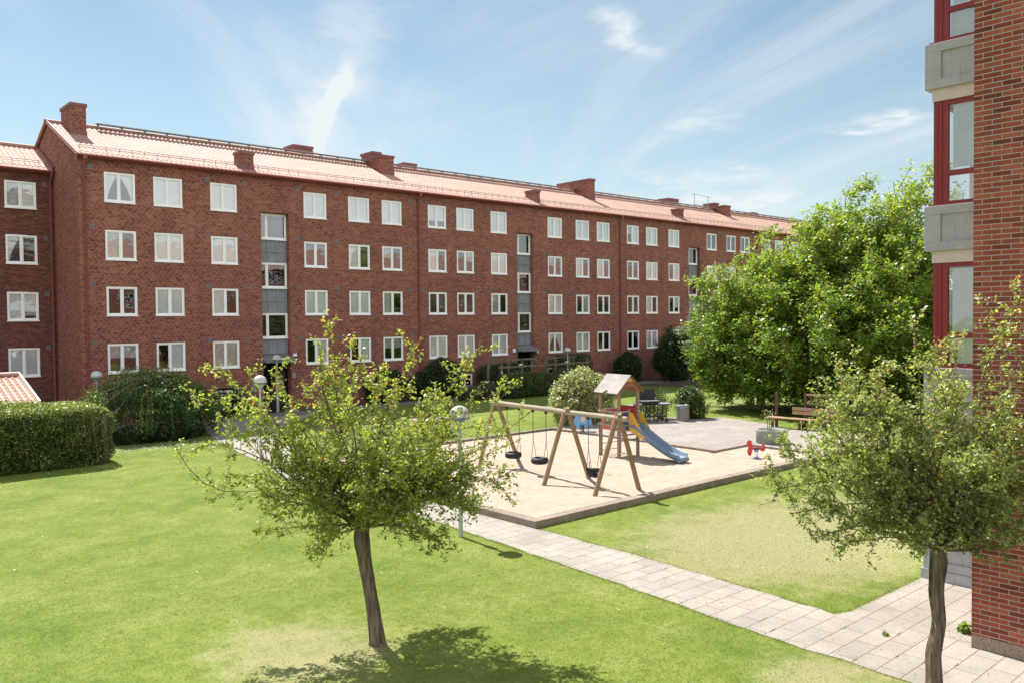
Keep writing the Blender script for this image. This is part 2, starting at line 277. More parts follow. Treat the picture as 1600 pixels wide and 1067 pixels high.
M['paleleaf']=leafmat('variegated_leaf',[(0,(.07,.11,.03)),(.35,(.20,.24,.09)),(.7,(.42,.43,.22)),(1,(.62,.60,.42))],.3)
M['weepleaf']=leafmat('weeping_leaf',[(0,(.03,.065,.02)),(.6,(.07,.12,.03)),(.85,(.14,.21,.045)),(1,(.28,.36,.08))],.25)
M['grassblade']=leafmat('grass_blade',[(0,(.10,.135,.023)),(.5,(.155,.195,.04)),(.85,(.225,.245,.075)),(1,(.34,.30,.16))],.3,.6,.2)
# ------------------------------------------------------------------ mesh helpers
COL=sc.collection
def tag(o,label=None,cat=None,group=None,kind=None):
    for k,v in (('label',label),('category',cat),('group',group),('kind',kind)):
        if v: o[k]=v
    return o
def thing(name,label,cat,loc=(0,0,0),rz=0,group=None):
    o=bpy.data.objects.new(name,None); COL.objects.link(o); o.location=loc; o.rotation_euler=(0,0,rz); o.empty_display_size=.2
    return tag(o,label,cat,group)
class MB:
    def __init__(s): s.v=[]; s.f=[]; s.m=[]; s.cur=0; s.sm=[]
    def mat(s,i): s.cur=i; return s
    def add(s,vs,fs,smooth=False):
        k=len(s.v); s.v+= [tuple(v) for v in vs]
        for f in fs: s.f.append(tuple(i+k for i in f)); s.m.append(s.cur); s.sm.append(smooth)
        return s
    def box(s,x0,y0,z0,x1,y1,z1):
        return s.add([(x0,y0,z0),(x1,y0,z0),(x1,y1,z0),(x0,y1,z0),(x0,y0,z1),(x1,y0,z1),(x1,y1,z1),(x0,y1,z1)],
            [(0,3,2,1),(4,5,6,7),(0,1,5,4),(1,2,6,5),(2,3,7,6),(3,0,4,7)])
    def obox(s,p,q,w,h,up=(0,0,1)):
        p=Vector(p);q=Vector(q);d=(q-p).normalized();u=Vector(up); sd=d.cross(u)
        if sd.length<1e-4: sd=d.cross(Vector((1,0,0)))
        sd.normalize(); u=sd.cross(d).normalized(); a=sd*w/2; b=u*h/2
        return s.add([p-a-b,p+a-b,p+a+b,p-a+b,q-a-b,q+a-b,q+a+b,q-a+b],[(0,1,2,3),(7,6,5,4),(0,4,5,1),(1,5,6,2),(2,6,7,3),(3,7,4,0)])
    def tube(s,pts,rad,n=8,cap=True):
        pts=[Vector(p) for p in pts]; rad=[rad]*len(pts) if isinstance(rad,(int,float)) else rad
        vs=[];fs=[];ref=None
        for i,p in enumerate(pts):
            d=(pts[min(i+1,len(pts)-1)]-pts[max(i-1,0)]).normalized()
            if ref is None: ref=d.orthogonal().normalized()
            a=(ref-d*ref.dot(d)); a=a.normalized() if a.length>1e-5 else d.orthogonal().normalized(); ref=a; b=d.cross(a)
            for k in range(n):
                t=2*math.pi*k/n; vs.append(p+(a*math.cos(t)+b*math.sin(t))*rad[i])
        for i in range(len(pts)-1):
            for k in range(n): fs.append((i*n+k,i*n+(k+1)%n,(i+1)*n+(k+1)%n,(i+1)*n+k))
        s.add(vs,fs,True)
        if cap: 
            s.add(vs[:n],[tuple(range(n))[::-1]]); s.add(vs[-n:],[tuple(range(n))])
        return s
    def lathe(s,prof,n=24,c=(0,0,0)):
        vs=[(c[0]+r*math.cos(2*math.pi*k/n),c[1]+r*math.sin(2*math.pi*k/n),c[2]+z) for r,z in prof for k in range(n)]
        fs=[(i*n+k,i*n+(k+1)%n,(i+1)*n+(k+1)%n,(i+1)*n+k) for i in range(len(prof)-1) for k in range(n)]
        return s.add(vs,fs,True)
    def torus(s,c,R,r,n=20,k=10,M3=None):
        vs=[];fs=[]
        for i in range(n):
            a=2*math.pi*i/n
            for j in range(k):
                b=2*math.pi*j/k; v=Vector(((R+r*math.cos(b))*math.cos(a),(R+r*math.cos(b))*math.sin(a),r*1.25*math.sin(b)))
                if M3 is not None: v=M3@v
                vs.append(v+Vector(c))
        for i in range(n):
            for j in range(k): fs.append((i*k+j,((i+1)%n)*k+j,((i+1)%n)*k+(j+1)%k,i*k+(j+1)%k))
        return s.add(vs,fs,True)
    def prism(s,poly,o,ax,ay,th):
        """polygon in the plane (o,ax,ay) extruded by +-th/2 along the normal"""
        o=Vector(o);ax=Vector(ax);ay=Vector(ay);nn=ax.cross(ay).normalized()*th/2; n=len(poly)
        a=[o+ax*x+ay*y-nn for x,y in poly]; b=[o+ax*x+ay*y+nn for x,y in poly]
        return s.add(a+b,[tuple(range(n))[::-1],tuple(range(n,2*n))]+[(i,(i+1)%n,n+(i+1)%n,n+i) for i in range(n)])
    def build(s,name,mats,parent=None,bevel=0,loc=None):
        me=bpy.data.meshes.new(name); me.from_pydata(s.v,[],s.f)
        for m_ in (mats if isinstance(mats,(list,tuple)) else [mats]): me.materials.append(m_)
        me.polygons.foreach_set('material_index',s.m); me.polygons.foreach_set('use_smooth',s.sm); me.update()
        o=bpy.data.objects.new(name,me); COL.objects.link(o)
        if parent: o.parent=parent
        if loc: o.location=loc
        if bevel:
            b=o.modifiers.new('bevel','BEVEL'); b.width=bevel; b.segments=2; b.limit_method='ANGLE'
        return o
def npmesh(name,V,F4,mats,midx=None,rnd=None,parent=None,smooth=False):
    me=bpy.data.meshes.new(name); nv=len(V); nf=len(F4); k=F4.shape[1]
    me.vertices.add(nv); me.vertices.foreach_set('co',np.ascontiguousarray(V,dtype=np.float32).ravel())
    me.loops.add(nf*k); me.loops.foreach_set('vertex_index',np.ascontiguousarray(F4,dtype=np.int32).ravel())
    me.polygons.add(nf); me.polygons.foreach_set('loop_start',np.arange(0,nf*k,k,dtype=np.int32)); 
    try: me.polygons.foreach_set('loop_total',np.full(nf,k,dtype=np.int32))
    except Exception: pass
    for m_ in (mats if isinstance(mats,(list,tuple)) else [mats]): me.materials.append(m_)
    if midx is not None: me.polygons.foreach_set('material_index',midx.astype(np.int32))
    me.polygons.foreach_set('use_smooth',np.full(nf,bool(smooth)))
    if rnd is not None:
        a=me.attributes.new('rnd','FLOAT','FACE'); a.data.foreach_set('value',rnd.astype(np.float32))
    me.update(calc_edges=True); me.validate()
    o=bpy.data.objects.new(name,me); COL.objects.link(o)
    if parent: o.parent=parent
    return o
def leaf_arrays(P,size,rng,up=.5,aspect=.6,dirs=None,fold=.0):
    """one diamond leaf per point; up biases the leaf normal to the sky"""
    n=len(P); Nn=rng.normal(size=(n,3)); Nn/=np.linalg.norm(Nn,axis=1)[:,None]; Nn[:,2]=np.abs(Nn[:,2])+up; Nn/=np.linalg.norm(Nn,axis=1)[:,None]
    A=rng.normal(size=(n,3)) if dirs is None else dirs+rng.normal(size=(n,3))*.35
    A-=Nn*(A*Nn).sum(1)[:,None]; A/=np.linalg.norm(A,axis=1)[:,None]+1e-9; B=np.cross(Nn,A)
    s=(size*rng.uniform(.6,1.35,n))[:,None]
    c=P; V=np.stack([c-A*s*.5,c+B*s*.5*aspect+A*s*.05,c+A*s*.5,c-B*s*.5*aspect+A*s*.05],1).reshape(-1,3)
    F=np.arange(4*n).reshape(n,4); return V,F
def leaf_obj(name,P,size,rng,mat,parent,up=.5,aspect=.6,rnd=None,dirs=None):
    P=np.asarray(P,float); V,F=leaf_arrays(P,size,rng,up,aspect,dirs)
    if rnd is None: rnd=rng.uniform(0,1,len(P))
    return npmesh(name,V,F,mat,None,np.clip(rnd,0,1),parent)
# ------------------------------------------------------------------ ground
def sheet(name,poly,z,mat,parent=None):
    mb=MB(); mb.add([(x,y,z) for x,y in poly],[tuple(range(len(poly)))]); return tag(mb.build(name,mat,parent),kind='structure')
def curvy(pts,n=7,amp=.05,seed=1):
    rng=random.Random(seed); out=[]
    for i,p in enumerate(pts):
        q=pts[(i+1)%len(pts)]
        for k in range(n):
            t=k/n; out.append((p[0]+(q[0]-p[0])*t+(rng.uniform(-amp,amp) if k else 0),p[1]+(q[1]-p[1])*t+(rng.uniform(-amp,amp) if k else 0)))
    return out
sheet('lawn',[(-600,-600),(900,-600),(900,900),(-600,900)],0,M['lawn'])
path_left=[(11.2,3.4),(11.35,4.87),(11.43,6.99),(11.62,9.2),(11.81,11.4),(12.08,15.23),(12.22,17.74),(12.1,20.5),(11.95,23.35),(12.2,25.2),(12.9,27.0),(13.2,29.5),(13.9,33.7),(14.9,37.5),(15.7,40.6)]
path_right=[(22.5,40.6),(19.0,37.5),(17.0,34.5),(15.6,31.0),(14.6,27.6),(13.7,25.0),(13.44,22.),(13.44,14.1),(13.42,11.14),(13.2,8.0),(13.1,6.75),(13.4,6.62),(17.6,6.55),(17.6,4.7),(13.2,4.7),(13.2,-1),(11.0,-1)]
def jit(pts,amp,seed):
    r=random.Random(seed); out=[]
    for a,b in zip(pts,pts[1:]):
        n=max(1,int(math.dist(a,b)/.28))
        for k in range(n):
            t=k/n; out.append((a[0]+(b[0]-a[0])*t+r.uniform(-amp,amp),a[1]+(b[1]-a[1])*t+r.uniform(-amp,amp)))
    return out+[pts[-1]]
sheet('footpath',jit(path_left,.045,2)+jit(path_right[:12],.04,3)+path_right[12:],.008,M['slab'])
sheet('gravel_bed',[(13.36,4.72),(16.1,4.72),(16.1,5.13),(13.36,5.13)],.012,M['gravel'])
sheet('walkway',[(-20,39.6),(15.5,39.9),(22,40.3),(31,40.6),(50,40.2),(92,40.2),(92,42.0),(-20,42.0)],.012,M['asphalt'])
sheet('planting_bed',[(-20,42.0),(92,42.0),(92,43.28),(-20,43.28)],.016,M['soil'])
sheet('paving_by_entrance',[(46.6,32.8),(60,37),(60,40.2),(47.5,40.2),(48.5,36.5)],.006,M['soil'])
plaza=[(25.9,26.3),(25.86,23.6),(25.6,17.75),(27.75,17.75),(27.75,14.55),(31.5,13.6),(34.2,15.5),(33.0,19.0),(33.9,21.2),(34.5,23.3),(33.2,24.9),(31.5,25.9),(28.6,26.6)]
sheet('plaza',plaza,.10,M['plaza'])
MBk=MB()
def kerbline(pts,w,h,name='kerb',mat='kerb',label=None):
    mb=MB()
    for a,b in zip(pts,pts[1:]):
        A=Vector((a[0],a[1],0));B=Vector((b[0],b[1],0)); n=max(1,int(round((B-A).length/1.0))); 
        for k in range(n):
            p=A.lerp(B,k/n); q=A.lerp(B,(k+1)/n); d=(q-p).normalized()*.006; hh=h+random.Random(k*7+int(a[0]*10)).uniform(-.004,.004)
            mb.obox(p+d+Vector((0,0,hh/2-.1)),q-d+Vector((0,0,hh/2-.1)),w,hh+.2)
    return tag(mb.build(name,M[mat],None,.008),kind='structure')
# sand sheet slightly uneven
def sandsheet():
    nx,ny=220,210; xs=np.linspace(13.6,25.75,nx); ys=np.linspace(14.5,26.2,ny); X,Y=np.meshgrid(xs,ys); r=np.random.default_rng(4)
    Z=.045+.012*np.sin(X*2.1+Y)*np.sin(Y*1.7)+sum(-.022*np.exp(-(((X-fx)/.16)**2+((Y-fy)/.12)**2)) for fx,fy in zip(r.uniform(13.8,25.6,420),r.uniform(14.7,26,420)))+r.normal(0,.003,X.shape); V=np.stack([X,Y,Z],-1).reshape(-1,3)
    i=np.arange(nx*ny).reshape(ny,nx); F=np.stack([i[:-1,:-1],i[:-1,1:],i[1:,1:],i[1:,:-1]],-1).reshape(-1,4)
    return tag(npmesh('sand',V,F,M['sand'],smooth=True),kind='structure')
sandsheet()
sheet('sand',[(25.74,14.5),(27.66,14.5),(27.66,17.7),(25.74,17.7)],.046,M['sand'])
kerbline([(13.6,14.43),(27.75,14.43)],.30,.17); kerbline([(13.58,14.28),(13.58,26.3)],.30,.17)
kerbline([(13.5,26.3),(25.95,26.45),(28.6,26.7)],.18,.13); kerbline([(25.88,26.3),(25.84,23.6),(25.56,17.72),(27.7,17.72),(27.7,14.6)],.10,.125)
kerbline([(14.6,34.6),(24.1,34.4),(27.5,34.2)],.12,.06)
# ------------------------------------------------------------------ buildings
ROWS=[(10.735,12.16),(7.954,9.377),(5.252,6.646),(2.481,3.889)]
def wall_grid(mb,o,ax,L0,L1,Z0,Z1,holes,depth,inward):
    """wall face in the plane through o along ax (horizontal), with rectangular openings and reveals"""
    o=Vector(o);ax=Vector(ax);inw=Vector(inward)
    us=sorted({L0,L1,*[h[0] for h in holes],*[h[1] for h in holes]}); zs=sorted({Z0,Z1,*[h[2] for h in holes],*[h[3] for h in holes]})
    P=lambda u,z,d=0: o+ax*u+Vector((0,0,z))+inw*d
    for z0,z1 in zip(zs,zs[1:]):
        run=None
        for u0,u1 in zip(us,us[1:]):
            c=((u0+u1)/2,(z0+z1)/2); inside=any(h[0]<c[0]<h[1] and h[2]<c[1]<h[3] for h in holes)
            if inside:
                if run: mb.add([P(run[0],z0),P(run[1],z0),P(run[1],z1),P(run[0],z1)],[(0,1,2,3)]); run=None
            else: run=(run[0] if run else u0,u1)
        if run: mb.add([P(run[0],z0),P(run[1],z0),P(run[1],z1),P(run[0],z1)],[(0,1,2,3)])
    for h in holes:
        u0,u1,z0,z1=h[:4]; d=h[4] if len(h)>4 else depth
        mb.add([P(u0,z0),P(u0,z1),P(u0,z1,d),P(u0,z0,d)],[(0,1,2,3)]); mb.add([P(u1,z0),P(u1,z0,d),P(u1,z1,d),P(u1,z1)],[(0,1,2,3)])
        mb.add([P(u0,z1),P(u1,z1),P(u1,z1,d),P(u0,z1,d)],[(0,1,2,3)]); mb.add([P(u0,z0),P(u0,z0,d),P(u1,z0,d),P(u1,z0)],[(0,1,2,3)])
def frame_mb(w,h,fw=.075,mull=.5,dep=.09):
    mb=MB(); f=fw
    for (x0,x1,z0,z1) in ((0,w,0,f),(0,w,h-f,h),(0,f,f,h-f),(w-f,w,f,h-f)): mb.box(x0,-.02,z0,x1,dep,z1)
    if mull: mb.box(w*mull-.045,-.012,f,w*mull+.045,dep-.01,h-f)
    # sashes
    xs=[(f,w*mull-.045),(w*mull+.045,w-f)] if mull else [(f,w-f)]
    for a,b in xs:
        s=.035
        for (x0,x1,z0,z1) in ((a,b,f,f+s),(a,b,h-f-s,h-f),(a,a+s,f+s,h-f-s),(b-s,b,f+s,h-f-s)): mb.box(x0,.004,z0,x1,.06,z1)
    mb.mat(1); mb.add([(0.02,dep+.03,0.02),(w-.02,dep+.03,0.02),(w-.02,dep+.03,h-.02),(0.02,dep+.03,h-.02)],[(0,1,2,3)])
    return mb
WINC={}
def window(parent,x,z,w,h,kind,y=0.0,mull=.5,rnd=None,name='window'):
    key=(round(w,2),round(h,2),mull)
    if key not in WINC:
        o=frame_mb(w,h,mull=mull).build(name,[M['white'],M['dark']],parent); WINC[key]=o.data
    else:
        o=bpy.data.objects.new(name,WINC[key]); COL.objects.link(o); o.parent=parent
    o.location=(x,y,z)
    f=.11; xs=[(f,w*mull-.08),(w*mull+.08,w-f)] if mull else [(f,w-f)]
    sill=cached(('sill',key),lambda: MB().box(-.03,-.075,-.045,w+.03,.0,-.002),'sill',M['white'],o)
    for i,(a,b) in enumerate(xs):
        cached(('pane',key,i),lambda: MB().add([(a,.03,f),(b,.03,f),(b,.03,h-f),(a,.03,h-f)],[(0,1,2,3)]),'pane',M['glass'],o)
        k=kind[i] if i<len(kind) else kind[-1]
        Y=.085
        if k=='b': cached(('bl',key,i),lambda: MB().add([(a-.02,Y,f-.02),(b+.02,Y,f-.02),(b+.02,Y,h-f+.02),(a-.02,Y,h-f+.02)],[(0,1,2,3)]),'blind',M['blind'],o)
        elif k=='B': 
            zz=f+(h-2*f)*.28; cached(('bB',key,i),lambda: MB().add([(a-.02,Y,zz),(b+.02,Y,zz),(b+.02,Y,h-f+.02),(a-.02,Y,h-f+.02)],[(0,1,2,3)]),'blind',M['blind'],o)
        elif k=='v':
            zz=h*.52; cached(('bv',key,i),lambda: MB().add([(a-.02,Y,zz),(b+.02,Y,zz),(b+.02,Y,h-f+.02),(a-.02,Y,h-f+.02)],[(0,1,2,3)]),'curtain',M['lace'],o)
        elif k=='l': cached(('bl2',key,i),lambda: MB().add([(a-.02,Y,f-.02),(b+.02,Y,f-.02),(b+.02,Y,h-f+.02),(a-.02,Y,h-f+.02)],[(0,1,2,3)]),'curtain',M['lace'],o)
        elif k in '<>':
            def drape(a=a,b=b,k=k):
                mb=MB(); n=10; lo=f-.02; hi=h-f+.02; W=b-a
                pts=[]
                for j in range(n+1):
                    t=j/n; z=hi+(lo-hi)*t; wd=W*(1.0*(1-t)**1.6+.12); wd=min(wd,W); pts.append((wd,z))
                vs=[]
                for wd,z in pts:
                    if k=='<': vs+=[(a,Y,z),(a+wd,Y,z)]
                    else: vs+=[(b-wd,Y,z),(b,Y,z)]
                return mb.add(vs,[(2*j,2*j+1,2*j+3,2*j+2) for j in range(n)])
            cached(('dr',key,i,k),drape,'curtain',M['blind'],o)
    return o
CA={}
def cached(key,fn,name,mat,parent,loc=None):
    if key not in CA: o=fn().build(name,mat,parent); CA[key]=o.data
    else: o=bpy.data.objects.new(name,CA[key]); COL.objects.link(o); o.parent=parent
    if loc: o.location=loc
    return o
def tile_roof(name,x0,x1,y0,z0,y1,z1,mat,parent,per=.235,row=.34,amp=.022,nsub=6,name_mat=None):
    n=int(round((x1-x0)/per))*nsub; xs=np.linspace(x0,x1,n+1); L_=math.hypot(y1-y0,z1-z0); nr=int(round(L_/row)); dy,dz=(y1-y0)/L_,(z1-z0)/L_
    ph=(np.arange(n+1)%nsub)/nsub; wv=amp*(np.cos(2*np.pi*ph)*.8+.25*np.cos(4*np.pi*ph))
    sgn=1 if y1>y0 else -1
    V=[];rows=[]
    for r in range(nr):
        for (t,lift) in ((r/nr,.012),((r+1)/nr+.004,.0)):
            s=t*L_; hh=wv+lift; V.append(np.stack([xs,y0+dy*s+(-dz*sgn)*hh,z0+dz*s+abs(dy)*hh],1))
    V=np.concatenate(V); m_=n+1; F=[]
    for k in range(2*nr-1):
        a=np.arange(n)+k*m_; F.append(np.stack([a,a+1,a+1+m_,a+m_],1) if sgn>0 else np.stack([a,a+m_,a+1+m_,a+1],1))
    return npmesh(name,V,np.concatenate(F),mat,parent=parent)
# ---- main block
FY=43.3; bld=thing('apartment_block','long four storey red brick block with pale tiled roof behind the playground','apartment building',(0,FY,0))
COLS=[(12.52,13.96),(14.82,16.23),(17.7,19.14),(23.04,24.46),(25.91,27.36),(28.23,29.67),(31.66,33.11),(33.94,35.42),(36.86,38.26),(42.2,43.62),(45.09,46.54),(47.38,48.83),(50.85,52.29),(53.2,54.62),(56.09,57.5),(61.43,62.85),(64.41,65.76),(66.63,68.08),(70.1,71.52),(72.4,73.82),(75.3,76.72),(80.7,82.1),(83.6,85.0),(85.9,87.3)]
KI=[['<>','bb','bb','bb','bb','bb','BB','bb','bb','bb','bb','bb','vb','bb','bb','dd','dd','dd'],
    ['ld','bb','bb','dd','bd','vd','bd','dv','bb','vd','bd','bd','dd','bb','db','bb','bb','bd'],
    ['dd','bb','bd','bb','bb','ld','dd','dd','ld','bb','dl','dd','dd','bd','dB','bb','dd','bb'],
    ['vv','db','ll','db','db','vv','bb','bb','bb','<>','bb','dd','dd','bb','bb','dd','bb','dd']]
STAIR=[(20.48,22.12),(39.22,40.78),(58.83,60.47),(77.9,79.5)]
SWIN=[(9.42,10.82),(6.74,8.12),(3.98,5.34)]
holes=[]
for ci,(a,b) in enumerate(COLS):
    for r,(z0,z1) in enumerate(ROWS): holes.append((a,b,z0,z1,.10))
for a,b in STAIR: holes.append((a,b,0.0,10.85,.5))
BASE=[(17.85,19.1,.45,1.4),(42.11,43.66,.55,1.42),(61.5,63.0,.5,1.4),(33.9,35.2,.5,1.4)]
for h in BASE: holes.append((*h,.10))
mb=MB(); wall_grid(mb,(0,0,0),(1,0,0),11.38,88.4,-.3,12.95,holes,.1,(0,1,0))
# gable, profile follows roof; back wall
RY,RZ=5.18,15.22
mb.add([(11.38,0,-.3),(11.38,0,12.95),(11.38,RY,RZ),(11.38,2*RY,12.95),(11.38,2*RY,-.3)],[(0,1,2,3,4)])
mb.add([(88.4,0,-.3),(88.4,0,12.95),(88.4,RY,RZ),(88.4,2*RY,12.95),(88.4,2*RY,-.3)],[(4,3,2,1,0)])
mb.add([(11.38,2*RY,-.3),(88.4,2*RY,-.3),(88.4,2*RY,12.95),(11.38,2*RY,12.95)],[(3,2,1,0)])
for a,b in STAIR:  # back of the recess, brick beside door
    mb.add([(a,.5,0),(b,.5,0),(b,.5,10.85),(a,.5,10.85)],[(0,1,2,3)])
mb.build('wall',M['brick_far'],bld)
for ci,(a,b) in enumerate(COLS):
    for r,(z0,z1) in enumerate(ROWS):
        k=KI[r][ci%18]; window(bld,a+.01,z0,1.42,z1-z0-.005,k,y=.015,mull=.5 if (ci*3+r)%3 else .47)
for h in BASE: window(bld,h[0]+.01,h[2],1.23,.85,'dd',y=.03)
for si,(a,b) in enumerate(STAIR):
    w=b-a-.02
    for j,(z0,z1) in enumerate(SWIN): 
        window(bld,a+.01,z0,w,z1-z0,'dd',y=.33,mull=.27)
    pz=[(8.12,9.42),(5.34,6.74),(3.12,3.98)]
    for (z0,z1) in pz:
        def pan(w=w,hh=z1-z0):
            m2=MB(); m2.box(0,.04,0.003,w,.10,hh-.003); rows=2 if hh>1 else 1
            # raised grid leaves six sunken fields
            nx=3; gx=w/nx; gz=hh/rows
            for i in range(nx+1): xx=min(max(i*gx,.06),w-.06); m2.box(xx-.06,.0,.004,xx+.06,.039,hh-.004)
            for i in range(rows+1): z_=min(max(i*gz,.06),hh-.06); m2.box(.001,-.001,z_-.055,w-.001,.0385,z_+.055)
            return m2
        cached(('spandrel',round(w,2),round(z1-z0,2)),pan,'spandrel_panel',M['panelgrey'],bld,(a+.01,.33,z0))
    c=MB().add([(a-.06,-.55,2.72),(b+.1,-.55,2.72),(b+.1,.4,3.12),(a-.06,.4,3.12),(a-.06,-.55,2.66),(b+.1,-.55,2.66),(b+.1,.4,2.66),(a-.06,.4,2.66)],[(0,1,2,3),(4,7,6,5),(0,4,5,1),(1,5,6,2),(3,7,4,0)])
    c.build('entrance_canopy',M['greymetal'],bld)
    d=MB().box(0,.0,0,w,.05,2.6); d.mat(1).box(.75,-.03,.05,1.45,-.002,2.1); d.mat(2).box(.85,-.04,.3,1.35,-.032,1.9); dd=d.build('entrance_door',[M['dark'],M['darkmetal'],M['glass']],bld,loc=(a+.01,.40,.02))
    MB().tube([(1.38,-.07,.95),(1.38,-.07,1.25)],.012,6).build('door_handle',M['steel'],dd)
# vents
vm=MB().box(-.10,-.012,-.10,.10,.01,.10); 
for k in range(4): vm.mat(1).box(-.08,-.018,-.078+k*.042,.08,-.0125,-.056+k*.042)
vo=None; VX=[.45-.2,5.85,7.9,11.0,13.5,18.6]
for s_,bx in enumerate([11.68,30.87,50.06]):
    for vx in VX:
        for zc in (12.29,9.5,6.76,3.96):
            X=bx+vx
            if vo is None: vo=vm.build('vent',[M['greymetal'],M['ventgrey']],bld); o=vo
            else: o=vo.copy(); COL.objects.link(o)
            o.location=(X,0,zc)
tile_roof('roof',11.2,88.55,-.30,12.80,RY,RZ+.05,M['tile'],bld)
tile_roof('roof',11.2,88.55,2*RY+.3,12.80,RY,RZ+.05,M['tile'],bld,nsub=4)
rt=MB()
n=int(77.3/.36)
for i in range(n):
    x=11.2+i*.36; rt.tube([(x,RY,RZ+.10),(x+.38,RY,RZ+.085)],[.105,.12],7,False)
rt.build('ridge_tile',M['tile'],bld)
# gutter, downpipes
g=MB(); g.tube([(11.25,-.33,12.80),(88.5,-.33,12.80)],.065,8); g.box(11.3,-.25,12.70,88.45,-.02,12.80); g.build('gutter',M['redmetal'],bld)
for X in (11.62,30.88,49.96,69.15):
    p=MB().tube([(X,-.33,12.76),(X,-.33,12.62),(X,-.09,12.3),(X,-.09,.1)],.05,8); p.box(X-.09,-.40,12.60,X+.09,-.24,12.79)
    for z_ in (3,6,9): p.box(X-.07,-.15,z_,X+.07,-.0,z_+.05)
    p.build('downpipe',M['redmetal'],bld)
# verge metal on gable and ridge walkway / snow guards
v=MB(); v.obox((11.30,-.30,12.82),(11.30,RY,RZ+.06),.05,.16); v.obox((11.30,2*RY+.3,12.82),(11.30,RY,RZ+.06),.05,.16); v.build('verge_flashing',M['redmetal'],bld)
s=MB(); gr=(RZ+.05-12.80)/(RY+.30)
def roofpt(y,lift): return 12.80+gr*(y+.30)+lift
for lift in (.16,.26): s.tube([(11.5,.45,roofpt(.45,lift)),(88.3,.45,roofpt(.45,lift))],.014,5)
for i in range(128): 
    x=11.6+i*.6; s.obox((x,.45,roofpt(.45,.02)),(x,.45,roofpt(.45,.28)),.02,.02,(1,0,0))
s.build('snow_guard',M['greymetal'],bld)
s=MB(); s.box(13.6,RY-.55,RZ+.20,88.2,RY-.20,RZ+.235)
for i in range(62):
    x=13.7+i*1.2; s.obox((x,RY-.62,RZ-.10),(x,RY-.32,RZ+.20),.04,.04,(1,0,0)); s.obox((x,RY-.2,RZ+.10),(x,RY-.2,RZ+.2),.04,.04,(1,0,0))
s.build('roof_walkway',M['steel'],bld)
# chimneys
def chimney(x0,x1,y0,y1,zt,zb,step=None,cap=.16):
    m2=MB().box(x0,y0,zb,x1,y1,zt-cap); 
    if step: m2.box(x0+.003,step[0],zb,x1-.28,step[1],step[2]-cap)
    o=m2.build('chimney',M['brick_far'],bld)
    c=MB().box(x0-.05,y0-.05,zt-cap,x1+.05,y1+.05,zt)
    if step: c.box(x0-.06,step[0]-.05,step[2]-cap,x1-.23,step[1]+.05,step[2])
    c.build('chimney_cap',M['capmetal'],o)
    zf=12.80+gr*(y0+.3); MB().box(x0-.03,y0-.03,zf-.2,x1+.03,y0+.1,zf+.22).build('flashing',M['capmetal'],o)
chimney(12.0,12.72,46.68-FY,48.5-FY,16.05,13.8)
chimney(19.55,20.34,43.77-FY,44.5-FY,14.1,12.9)
chimney(30.35,31.27,46.45-FY,47.6-FY,15.62,13.9,step=(47.55-FY,48.95-FY,16.0))
chimney(41.6,42.12,43.98-FY,44.95-FY,14.12,13.0)
chimney(50.2,50.78,46.59-FY,50.3-FY,16.15,14.0)
chimney(58.71,59.42,44.25-FY,45.0-FY,14.18,13.0)
chimney(69.6,70.5,46.95-FY,48.1-FY,15.65,14.0,step=(48.1-FY,49.4-FY,16.0))
chimney(25.6,26.95,49.3-FY,50.6-FY,16.12,14.6); chimney(34.05,35.1,49.3-FY,50.3-FY,15.95,14.6); chimney(63.9,65.4,49.3-FY,50.6-FY,16.1,14.6); chimney(78.1,79.0,49.3-FY,50.3-FY,15.85,14.6)
chimney(78.1,78.9,44.0-FY,44.8-FY,14.1,13.0)
a=MB(); a.tube([(66.0,4.6,14.9),(66.0,4.6,16.55)],.03,6); a.tube([(68.2,4.6,14.9),(68.2,4.6,16.45)],.03,6); a.tube([(65.6,4.6,16.5),(68.7,4.6,16.35)],.018,6); a.tube([(66,4.6,15.5),(68.2,4.6,15.5)],.018,6)
a.build('aerial_frame',M['steel'],bld)
MB().box(38.75,-.05,2.62,39.0,-.0,2.86).build('number_plate',M['white'],bld); MB().box(40.95,-.12,2.5,41.1,-.0,2.62).build('number_plate',M['white'],bld)
MB().box(22.25,-.07,2.95,22.45,-.0,3.12).build('number_plate',M['white'],bld); MB().box(22.15,-.07,1.75,22.35,-.0,2.05).build('door_phone',M['steel'],bld)
for (x,z) in ((19.75,1.15),(23.9,1.05),(24.7,1.05)): MB().box(x,-.04,z,x+.26,-.0,z+.26).build('vent',M['steel'],bld)
# ---- lower block to the left
LY=47.6; lb=thing('apartment_block','lower dark brick apartment block set back at the left edge, joined to the tall gable','apartment building',(0,LY,0))
LC=[(9.16,10.56),(6.1,7.5),(3.0,4.4),(-3.2,-1.8),(-6.2,-4.8)]; LR=[(10.65,11.98),(7.89,9.32),(5.06,6.48),(2.28,3.70)]
holes=[(a,b,z0,z1,.1) for a,b in LC for z0,z1 in LR]
mb=MB(); wall_grid(mb,(0,0,0),(1,0,0),-14,11.37,-.3,12.70,holes,.1,(0,1,0))
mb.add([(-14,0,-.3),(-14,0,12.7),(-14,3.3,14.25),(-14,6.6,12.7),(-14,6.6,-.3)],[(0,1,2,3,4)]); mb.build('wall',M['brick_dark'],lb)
lk=['lb','<d','lB','bb','bb','dd','bb','db','bb','dd']
for i,(a,b) in enumerate(LC):
    for r,(z0,z1) in enumerate(LR): window(lb,a+.005,z0,1.385,1.41 if r else 1.32,['lb','<d','bB','bb'][r] if i==0 else lk[(i*4+r)%10],y=.015)
tile_roof('roof',-14,11.33,-.3,12.55,3.3,14.28,M['tile'],lb)
rt=MB()
for i in range(70): x=-13.9+i*.36; rt.tube([(x,3.3,14.34),(x+.38,3.3,14.325)],[.105,.12],7,False)
rt.build('ridge_tile',M['tile'],lb)
